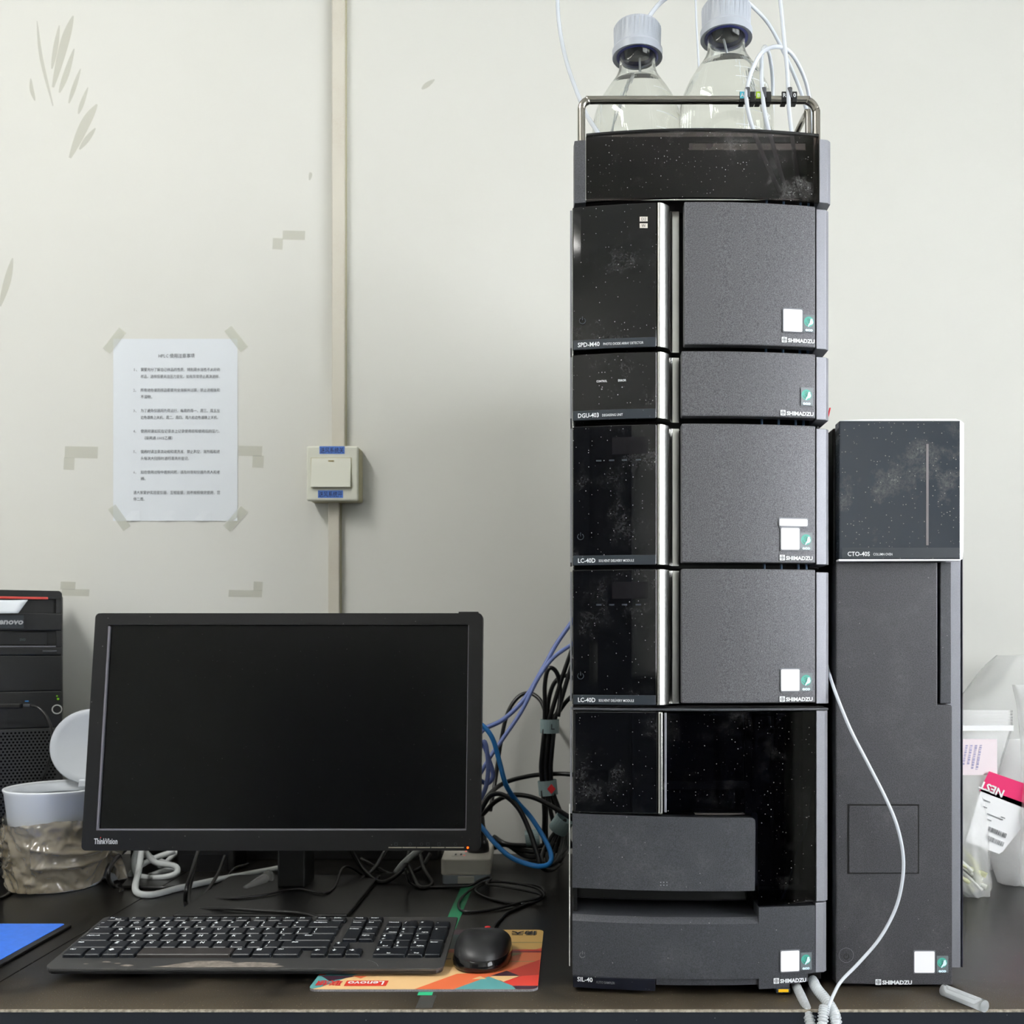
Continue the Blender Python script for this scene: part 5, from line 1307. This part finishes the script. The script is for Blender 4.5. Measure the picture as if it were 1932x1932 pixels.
# ------------------------------------------------------------------ power strip and plug
ps_ = thing('power_strip', 'white power strip on the bench behind the monitor corner', 'power strip', (X(885, 1.56), 1.56, ZD), (0, 0, math.radians(3.0)), local=True)
w_ = .0365
bm = bmesh.new(); prism(bm, rrect(-w_+.002, w_-.002, -.090, .085, .008), 0, .0125, 'z'); mk('strip_base', bm, M['strip_grey'], ps_)
bm = bmesh.new(); prism(bm, rrect(-w_, w_, -.092, .085, .008), .0125, .036, 'z'); bmesh.ops.recalc_face_normals(bm, faces=bm.faces[:]); bevel(bm, .002); top = mk('strip_cover', bm, M['strip_white'], ps_)
for (y) in (-.06, -.005, .045):
    bm = bmesh.new(); prism(bm, rrect(-.022, -.004, y-.011, y+.013, .001), .0358, .0364, 'z'); so = mk('socket', bm, M['ivory'], top)
    bm = bmesh.new()
    for (a, b) in ((-.018, -.0155), (-.010, -.0075)): bx(bm, a, b, y-.004, y+.006, .0362, .0367)
    mk('socket_slot', bm, M['pcdark'], so)
for (x, y) in ((-.004, -.066), (-.003, -.036)):
    bm = bmesh.new(); prism(bm, circ(x, y, .0012, 10), .0360, .0366, 'z'); mk('pilot_lamp', bm, M['redled'], top)
box('label_tab', -.012, .012, -.0935, -.0895, .0005, .0115, M['ivory'], ps_, .001)
pg = thing('power_plug', 'thick black power plug standing in the power strip', 'plug', (X(902, 1.50), 1.525, ZD+.0365))
bm = bmesh.new(); lathe(bm, [(0, 0), (.0165, 0), (.0170, .004), (.0160, .012), (.0150, .016), (.0135, .017), (.0125, .03), (.0105, .040), (.0095, .054), (.006, .060), (0, .060)], 28, (X(902, 1.525), 1.525, ZD+.0366)); mk('plug_body', bm, M['cable'], pg, smooth=True)

# ------------------------------------------------------------------ cables right of the monitor
def cable(name, label, pts, r, m, group, n=9):
    return tag(tube(name, pts, r, M[m], None, n=n), label, 'cable', group)
gb = 'black power cables beside the tower'
CR = .0037
c902 = X(902, 1.525)
cable('power_cable', 'black cable arching highest from the plug toward the tower', [Vector((c902-.004, 1.53, ZD+.092)), P(905, 1535, 1.54), P(918, 1505, 1.56), P(950, 1478, 1.59), P(1000, 1464, 1.61), P(1050, 1460, 1.61), P(1085, 1462, 1.60)], CR, 'cable', gb)
cable('power_cable', 'black cable arching in the middle from the plug to the tower', [Vector((c902+.003, 1.522, ZD+.092)), P(912, 1535, 1.51), P(935, 1512, 1.50), P(965, 1500, 1.50), P(1000, 1503, 1.50), P(1035, 1518, 1.50), P(1085, 1548, 1.50)], CR, 'cable', gb)
cable('power_cable', 'black cable bowing down to the bench between plug and tower', [Vector((c902, 1.515, ZD+.090)), P(907, 1530, 1.49), P(925, 1502, 1.48), P(950, 1500, 1.47), P(978, 1525, 1.46), P(998, 1565, 1.45), P(1010, 1600, 1.44), P(1022, 1635, 1.43), P(1040, 1641, 1.47), P(1060, 1625, 1.52)], CR, 'cable', gb)
cable('power_cable', 'black cable looping upward behind the blue cables', [P(925, 1530, 1.60), P(935, 1470, 1.63), P(945, 1400, 1.64), P(958, 1345, 1.645), P(978, 1315, 1.65), P(1000, 1308, 1.65), P(1020, 1322, 1.64), P(1031, 1352, 1.63)], CR*.9, 'cable', gb)
random.seed(7)
lab_b = ['leftmost strand of the tall black cable bundle', 'second strand of the tall black cable bundle', 'middle strand of the tall black cable bundle', 'fourth strand of the tall black cable bundle', 'rightmost strand of the tall black cable bundle']
for i in range(5):
    dx = (i-2)*4.6; dd = .006*((i % 2)*2-1)
    d0 = 1.60+dd
    head = [[(1053, 1352), (1057, 1310), (1053, 1276), (1043, 1261), (1033, 1265), (1028, 1292), (1028, 1325)], [(1090, 1284), (1069, 1275), (1055, 1279), (1043, 1294), (1035, 1322)], [(1090, 1195), (1074, 1240), (1060, 1280), (1047, 1322)], [(1092, 1303), (1070, 1322), (1055, 1342)], [(1092, 1222), (1078, 1258), (1065, 1300), (1055, 1335)]][i]
    pts = [P(a, b, d0-(.008 if i == 0 and b > 1340 else 0)) for a, b in head]+[P(1037+dx, 1358, d0), P(1036+dx, 1378, d0), P(1032+dx, 1420, d0), P(1030+dx, 1450, d0), P(1033+dx, 1490, d0), P([1027, 1030, 1040, 1052, 1058][i], 1535, d0), P([1026, 1030, 1052, 1065, 1070][i], 1578, d0+.01), P([1028, 1034, 1060, 1078, 1082][i], 1598, d0+.02)]
    cable('bundled_cable', lab_b[i], pts, .0036, 'cable', 'strands of the tall black bundle')
def tie(label, p0, p1, r, mark=None):
    t = thing('cable_tag', label, 'cable tag', p0)
    bm = bmesh.new(); ax = (p1-p0).normalized(); n = 20; u = ax.cross(Vector((0, 1, 0))).normalized(); w = ax.cross(u)
    rings = []
    for p in (p0, p1):
        for rr in ((r, r*.93) if p is p0 else (r*.93, r)): rings.append([bm.verts.new(p+u*math.cos(2*PI*k/n)*rr*1.12+w*math.sin(2*PI*k/n)*rr*.9) for k in range(n)])
    for a, b in ((0, 3), (3, 2), (2, 1), (1, 0)):
        for k in range(n): bm.faces.new((rings[a][k], rings[a][(k+1) % n], rings[b][(k+1) % n], rings[b][k]))
    mk('tag_wrap', bm, M['tie'], t, smooth=False)
    if mark:
        c = (p0+p1)/2+Vector((r*.45, -r*1.02, 0)); s = r*.5
        if mark == 'diamond':
            bm = bmesh.new()
            bm.faces.new([bm.verts.new((c.x+a*s, c.y-.001, c.z+b*s)) for a, b in ((-1, 0), (0, -1.2), (1, 0), (0, 1.2))]); mk('tag_mark', bm, M['red'], t)
        else: text('tag_letter', mark, r*.9, (c.x-s*.6, c.y-.001, c.z-s*.6), M['ink'], t, bold=.0002)
    return t
tie('grey cable tag around the top of the tall black bundle', P(1037, 1383, 1.60), P(1037, 1357, 1.60), .0135, 'L')
tie('grey cable tag with a red diamond around the tall black bundle', P(1035, 1500, 1.60), P(1032, 1472, 1.60), .0135, 'diamond')
tie('slanted grey cable tag on the black coil beside the tower', P(1052, 1566, 1.54), P(1067, 1543, 1.53), .0135, None)
tie('grey cable tag around the flat cable bundle on the bench', P(992, 1583, 1.63), P(1017, 1580, 1.63), .0125, None)
for i in range(4):
    d0 = 1.555+.006*i; k = i*5.0
    cable('coiled_cable', ['outer', 'second', 'third', 'inner'][i]+' strand of the black coil under the slanted tag', [P(1083, 1532+k, d0), P(1066+k*.4, 1548+k, d0-.01), P(1050+k*1.2, 1566+k*.3, d0-.01), P(1032+k*2.0, 1592, d0-.03), P(1022+k*2.0, 1618, d0-.06), P(1030+k*1.6, 1632-k*.3, d0-.07), P(1046+k*1.2, 1628-k, d0-.06), P(1058+k*.9, 1600, d0-.03), P(1063+k*.6, 1572, d0-.015), P(1075, 1552, d0)], .0030, 'cable', 'strands of the black coil')
for i in range(3):
    hz_ = .006+.009*i
    pts = [Vector((X(930, 1.62), 1.640, ZD+hz_+.012)), Vector((X(955, 1.63), 1.645-.012*i, ZD+hz_+.016-.006*i)), Vector((X(990, 1.63), 1.636-.004*i, ZD+hz_)), Vector((X(1020, 1.63), 1.634-.004*i, ZD+hz_)), Vector((X(1060, 1.63), 1.645, ZD+hz_+.01))]
    cable('flat_cable', ['lowest', 'middle', 'top'][i]+' black cable lying along the wall behind the power strip', pts, .0040, 'cable', 'black cables lying by the wall')
gp = 'periwinkle network cables'
cable('network_cable', 'upper periwinkle network cable running up behind the tower', [P(890, 1405, 1.52), P(912, 1377, 1.53), P(950, 1357, 1.54), P(990, 1318, 1.55), P(1025, 1260, 1.56), P(1050, 1215, 1.57), P(1085, 1165, 1.58)], .0036, 'cableblue', gp)
cable('network_cable', 'lower periwinkle network cable crossing the upper one on its way to the tower', [P(900, 1470, 1.50), P(925, 1428, 1.51), P(950, 1392, 1.52), P(985, 1340, 1.53), P(1015, 1280, 1.54), P(1045, 1240, 1.55), P(1085, 1212, 1.56)], .0032, 'cableblue', gp)
cable('network_cable', 'coiled periwinkle network cable half hidden by the monitor edge', [P(885, 1440, 1.48), P(908, 1402, 1.48), P(925, 1440, 1.48), P(930, 1465, 1.48), P(918, 1478, 1.48), P(900, 1462, 1.47), P(905, 1415, 1.47), P(915, 1400, 1.465), P(921, 1440, 1.46), P(918, 1480, 1.455), P(905, 1510, 1.45), P(885, 1530, 1.45)], .0033, 'cableblue', gp)
cable('network_cable', 'bright azure network cable curving over the black cables to the bench', [P(895, 1362, 1.47), P(912, 1370, 1.465), P(930, 1395, 1.46), P(943, 1440, 1.455), P(955, 1482, 1.45), P(975, 1512, 1.47), P(1000, 1540, 1.475), P(1020, 1570, 1.46), P(1036, 1600, 1.44), P(1040, 1622, 1.42), P(1030, 1633, 1.40), P(1005, 1633, 1.395), P(965, 1618, 1.41), P(935, 1592, 1.43), P(915, 1568, 1.45), P(900, 1550, 1.46)], .0036, 'cableaz', 'azure network cable')

hb = thing('shade_box', 'long low black box added in place of the shade behind the monitor stand', 'box', (X(540, 1.65), 1.65, ZD))  # plain black shape added where only deep shade lies
box('box_body', X(245, 1.632), X(826, 1.632), 1.632, 1.676, ZD, ZD+.078, M['black'], hb, .003)
box('box_lid', X(244, 1.632), X(827, 1.632), 1.631, 1.677, ZD+.078, ZD+.083, M['inner'], hb, .001)
# ------------------------------------------------------------------ under the monitor: adapter, grey and black cables
ad = thing('power_adapter', 'black power adapter block under the monitor', 'adapter', (X(388, 1.56), 1.57, ZD))
box('adapter_body', X(333, 1.55), X(443, 1.55), 1.55, 1.61, ZD, Z(1590, 1.55), M['black'], ad, .003)
box('adapter_label', X(345, 1.55), X(430, 1.55), 1.5494, 1.5502, Z(1650, 1.55), Z(1612, 1.55), M['inner'], ad, 0)
gg = 'pale grey cables under the monitor'
cable('grey_cable', 'pale grey cable running along the bench under the monitor', [P(268, 1600, 1.50), P(262, 1640, 1.47), G(256, 1680, .0046), G(285, 1688, .0046), G(345, 1674, .0046), G(420, 1658, .0046), G(490, 1645, .006), P(560, 1632, 1.55)], .0046, 'cablegrey', gg, 12)
cable('grey_cable', 'looped pale grey cable next to the waste bin, lower loop', [P(330, 1606, 1.55), P(290, 1620, 1.54), P(255, 1640, 1.52), P(248, 1655, 1.52), P(270, 1666, 1.52), P(310, 1664, 1.52), P(333, 1655, 1.53), P(325, 1640, 1.54), P(275, 1655, 1.535)], .0044, 'cablegrey', gg, 12)
cable('grey_cable', 'looped pale grey cable next to the waste bin, upper loop', [P(270, 1612, 1.57), P(300, 1624, 1.56), P(335, 1636, 1.56), P(360, 1640, 1.57), P(345, 1602, 1.60), P(300, 1640, 1.58), P(268, 1658, 1.58)], .0044, 'cablegrey', gg, 12)
cable('grey_cable', 'innermost pale grey loop in front of the adapter', [P(258, 1604, 1.53), P(252, 1630, 1.52), P(262, 1652, 1.51), P(300, 1656, 1.50), P(332, 1648, 1.505), P(330, 1634, 1.52), P(295, 1628, 1.53), P(275, 1608, 1.54)], .0044, 'cablegrey', gg, 12)
cable('grey_cable', 'short pale grey cable end behind the right half of the screen', [P(800, 1598, 1.50), P(780, 1612, 1.50), P(762, 1628, 1.50), P(748, 1645, 1.51)], .0046, 'cablegrey', gg, 12)
gk = 'thin black cables under the monitor'
cable('thin_cable', 'black cable hanging under the monitor and running to the keyboard', [P(376, 1598, 1.42), P(366, 1630, 1.38), P(352, 1675, 1.345), G(350, 1705, .0026), G(362, 1716, .0026), G(420, 1714, .0100), G(500, 1719, .0100), G(580, 1725, .0100), Vector((X(640, 1.235), 1.235, ZD+.003)), Vector((X(660, 1.205), 1.203, ZD+.012))], .0026, 'cable', gk)
cable('thin_cable', 'second black cable hanging just right of the first under the monitor', [P(374, 1602, 1.44), P(364, 1650, 1.40), P(356, 1690, 1.37), G(360, 1712, .0026), G(385, 1690, .0026), P(410, 1650, 1.45), P(424, 1615, 1.48)], .0024, 'cable', gk)
cable('thin_cable', 'thin black cable wandering past the monitor stand', [P(470, 1630, 1.50), P(440, 1640, 1.50), P(420, 1672, 1.47), G(400, 1693, .004), G(440, 1695, .0085), G(500, 1688, .0095), G(560, 1677, .0095), G(610, 1685, .0095), G(632, 1672, .009), P(645, 1640, 1.46), P(660, 1636, 1.48), P(690, 1655, 1.50)], .0018, 'cable', gk)
cable('thin_cable', 'black cable arching beside the waste bin', [P(240, 1600, 1.44), P(215, 1625, 1.42), P(204, 1650, 1.40), G(215, 1672, .0030), G(260, 1674, .0030), G(330, 1674, .0030), P(400, 1660, 1.50)], .0030, 'cable', gk)
for (i, pts) in enumerate(([P(660, 1600, 1.50), P(685, 1640, 1.49), P(720, 1665, 1.47), P(760, 1640, 1.49), P(775, 1600, 1.52)], [P(730, 1600, 1.53), P(705, 1640, 1.50), P(670, 1666, 1.47), G(630, 1668, .003), P(590, 1650, 1.52)], [P(680, 1620, 1.55), P(740, 1650, 1.54), P(790, 1640, 1.53), P(812, 1610, 1.54)], [P(790, 1605, 1.55), P(800, 1640, 1.52), G(815, 1668, .003), G(790, 1672, .003), P(770, 1630, 1.54)])):
    cable('thin_cable', ['dark cable loop right of the monitor stand', 'dark cable crossing behind the monitor stand', 'dark cable sagging near the power strip', 'dark cable end beside the power strip'][i], pts, .0032, 'cable', gk)
cable('thin_cable', 'grey-black cable curling at the far left edge of the bench', [G(-20, 1635, .003), G(6, 1652, .003), G(20, 1670, .003), G(16, 1686, .003), G(-20, 1702, .003)], .0026, 'cable', gk)
# clear connector cap lying on the bench
cc_ = thing('connector_cap', 'small clear plastic cap lying on the bench under the monitor', 'cap', G(480, 1675))
bm = bmesh.new(); a_, b_ = G(462, 1676, .007), G(505, 1655, .012); sweep(bm, [a_.lerp(b_, t) for t in (0, .25, .5, .75, 1)], lambda i: .0035+.0012*i, 14); mk('cap_body', bm, M['zip'], cc_, smooth=True)
bm = bmesh.new(); sweep(bm, [b_, b_+(b_-a_)*.08], .0098, 14); mk('cap_rim', bm, M['zip'], cc_, smooth=True)

# ------------------------------------------------------------------ plastic bags at the right
def bagmesh(bm, outline_l, outline_r, d_c, thick, seed, nv=16, nu=14, lean=0.0, off=0.0):
    """pillow bag: left/right px edges by row (py), bulging in depth"""
    rows = []
    for side in (-1, 1):
        g_ = []
        for j, ((lx_, py), (rx_, _)) in enumerate(zip(outline_l, outline_r)):
            t = j/(len(outline_l)-1); d = d_c+lean*(1-t); r_ = []
            for i in range(nu+1):
                u = i/nu; px = lx_+(rx_-lx_)*u
                bulge = thick(t)*max(0, math.sin(PI*u))**.6
                nn = mnoise.fractal(Vector((u*5+seed, t*7, side*2.0)), .9, 2.0, 3)*.006*min(1, bulge*60)
                p = P(px, py, d); r_.append(bm.verts.new((p.x, p.y+side*bulge+nn*1.4, max(p.z+nn*.3, ZD+.0008))))
            g_.append(r_)
        rows.append(g_)
    for s, g_ in enumerate(rows):
        for j in range(len(g_)-1):
            for i in range(nu): bm.faces.new((g_[j][i], g_[j][i+1], g_[j+1][i+1], g_[j+1][i]))
    bmesh.ops.remove_doubles(bm, verts=bm.verts[:], dist=1e-5)
def interp(table, n):
    out = []; y0, y1 = table[0][0], table[-1][0]
    for k in range(n+1):
        y = y0+(y1-y0)*k/n
        for (a, b) in zip(table, table[1:]):
            if a[0] <= y <= b[0]:
                t = (y-a[0])/(b[0]-a[0]); out.append((y, a[1]+(b[1]-a[1])*t, a[2]+(b[2]-a[2])*t)); break
    return out
def bag(name, label, table, d_c, thick, seed, m, lean=0.0):
    t = thing(name, label, 'bag', (X(sum(r[1]+r[2] for r in table)/len(table)/2, d_c), d_c, ZD), group='plastic bags right of the column oven')
    rw = interp(table, 22); bm = bmesh.new()
    bagmesh(bm, [(a[1], a[0]) for a in rw], [(a[2], a[0]) for a in rw], d_c, thick, seed, lean=lean)
    mk('bag_film', bm, M[m], t, smooth=True); return t
# zip bag of tips (nearest the oven)
b1 = bag('zip_bag', 'clear zip bag of pipette tips leaning beside the column oven', [(1340, 1770, 1911), (1376, 1770, 1910), (1440, 1768, 1890), (1540, 1766, 1868), (1600, 1766, 1866), (1640, 1768, 1868), (1672, 1775, 1873), (1690, 1795, 1868)], 1.41, lambda t: .004+.030*max(0, t-.35)**.9, 1.3, 'zip', lean=.03)
bm = bmesh.new()
for (a, b, c, d) in ((1770, 1910.5, 1368.5, 1378.5),): bx(bm, X(a, 1.43), X(b, 1.43), 1.4265, 1.4280, Z(d, 1.43), Z(c, 1.43))
mk('zip_seal', bm, M['zipband'], b1)
for k in range(4): box('zip_rib', X(1770, 1.43), X(1910.5, 1.43), 1.4275, 1.4285, Z(1346+k*5.4, 1.43), Z(1344.4+k*5.4, 1.43), M['zip'], b1, 0)
lp_ = box('inner_label', X(1790, 1.425), X(1880, 1.425), 1.4225, 1.4230, Z(1462, 1.425), Z(1394, 1.425), M['palepink'], b1, 0, label='pale pink label with faint violet writing')
lay = []; random.seed(21)
for k in range(4):                                   # faint unreadable lines of writing
    v = 1406
    while v < 1452-k*4:
        h_ = random.uniform(1.2, 4.0); c_ = 1852-k*9-(v-1406)*.18
        lay.append((0, [(X(c_-2.2, 1.42), Z(v, 1.42)), (X(c_+2.0, 1.42), Z(v, 1.42)), (X(c_+1.6, 1.42), Z(v+h_, 1.42)), (X(c_-2.6, 1.42), Z(v+h_, 1.42))])); v += h_+random.uniform(.8, 2.2)
flat('label_writing', lay, 1.4220, lp_, [M['violet']], step=.00001)
# tips inside, each one
random.seed(11)
for k in range(30):
    px = random.uniform(1826, 1862); py = random.uniform(1632, 1682)
    d_ = random.uniform(1.392, 1.425); p0 = P(px, py, d_); p0.z = max(p0.z, ZD+.006)
    dr_ = Vector((random.uniform(-1.0, -.25), random.uniform(-.15, .35), random.uniform(.05, .75))).normalized()
    bm = bmesh.new(); ps = [p0+dr_*t for t in (0, .010, .026, .042)]
    if min(p.z for p in ps) < ZD+.005: ps = [p+Vector((0, 0, ZD+.006-min(q.z for q in ps))) for p in ps]
    sweep(bm, ps, lambda i: (.0040, .0036, .0024, .0010)[i], 10, cap=False)
    tag(mk('pipette_tip', bm, M['tipyellow'] if k % 3 == 0 else M['tip'], None, smooth=True), ('yellowish' if k % 3 == 0 else 'clear')+' pipette tip inside the zip bag beside the oven', 'pipette tip', 'pipette tips in the zip bag')
# bag with the magenta label
b2 = bag('labelled_bag', 'milky bag with a magenta and white label at the right edge', [(1395, 1880, 2010), (1440, 1876, 2014), (1520, 1868, 2018), (1580, 1866, 2012), (1630, 1870, 1990), (1670, 1884, 1960), (1695, 1904, 1930), (1706, 1910, 1918)], 1.46, lambda t: .008+.032*math.sin(PI*min(1, t*1.05))**.8, 5.1, 'milky', lean=.05)
LD = 1.418
def lq(pts, d=LD): return [(X(a, d), Z(b, d)) for a, b in pts]
lbl = flat('paper_label', [(0, lq([(1852, 1486), (1957, 1524), (1892, 1607), (1885, 1611), (1822, 1588)]))], LD, b2, [M['label']])
flat('label_band', [(0, lq([(1866, 1455), (2010, 1505), (1998, 1550), (1848, 1492)]))], LD, b2, [M['magenta']])
text('label_brand', 'NEST', .0150, (X(1896, LD), LD-.001, Z(1492, LD)), M['label'], lbl, rot=(PI/2, math.radians(203), 0), width=.036, bold=.0004)
for r_ in range(2):
    lay = []; random.seed(r_)
    for k in range(22):
        u = k*1.5; w_k = random.choice((.5, .8, 1.1)); a0 = (1866+u-r_*5, 1559+u*.42+r_*16)
        lay.append((0, lq([a0, (a0[0]+w_k, a0[1]+w_k*.42), (a0[0]+w_k-3, a0[1]+w_k*.42+8), (a0[0]-3, a0[1]+8)])))
    flat('barcode', lay, LD-.0010, b2, [M['ink'] if r_ == 0 else M['greyink']])
lay = []
for (px, py, w) in ((1856, 1508, 12), (1853, 1520, 9), (1862, 1534, 30), (1858, 1543, 12), (1888, 1540, 8)):   # faint unreadable lines
    lay.append((0, lq([(px, py), (px+w, py+w*.40), (px+w-.6, py+w*.40+1.6), (px-.6, py+1.6)])))
flat('label_writing', lay, LD-.0012, lbl, [M['greyink']], step=.00001)
# large clear sheet bag behind, and one more at the edge
b3 = bag('loose_bag', 'large crumpled clear bag standing behind the other bags by the wall', [(1236, 1880, 2040), (1262, 1850, 2060), (1330, 1800, 2070), (1420, 1778, 2070), (1520, 1776, 2066), (1600, 1780, 2060), (1640, 1790, 2050)], 1.575, lambda t: .02+.035*math.sin(PI*t)**.7, 8.7, 'zip', lean=.03)
b4 = bag('clear_bag', 'pointed clear bag cut by the right edge of the picture', [(1292, 1909, 1990), (1330, 1918, 2030), (1400, 1925, 2040), (1500, 1928, 2040), (1600, 1924, 2036), (1660, 1922, 2020), (1682, 1940, 1990)], 1.40, lambda t: .006+.02*math.sin(PI*min(1, t))**.8, 3.3, 'zip', lean=.04)
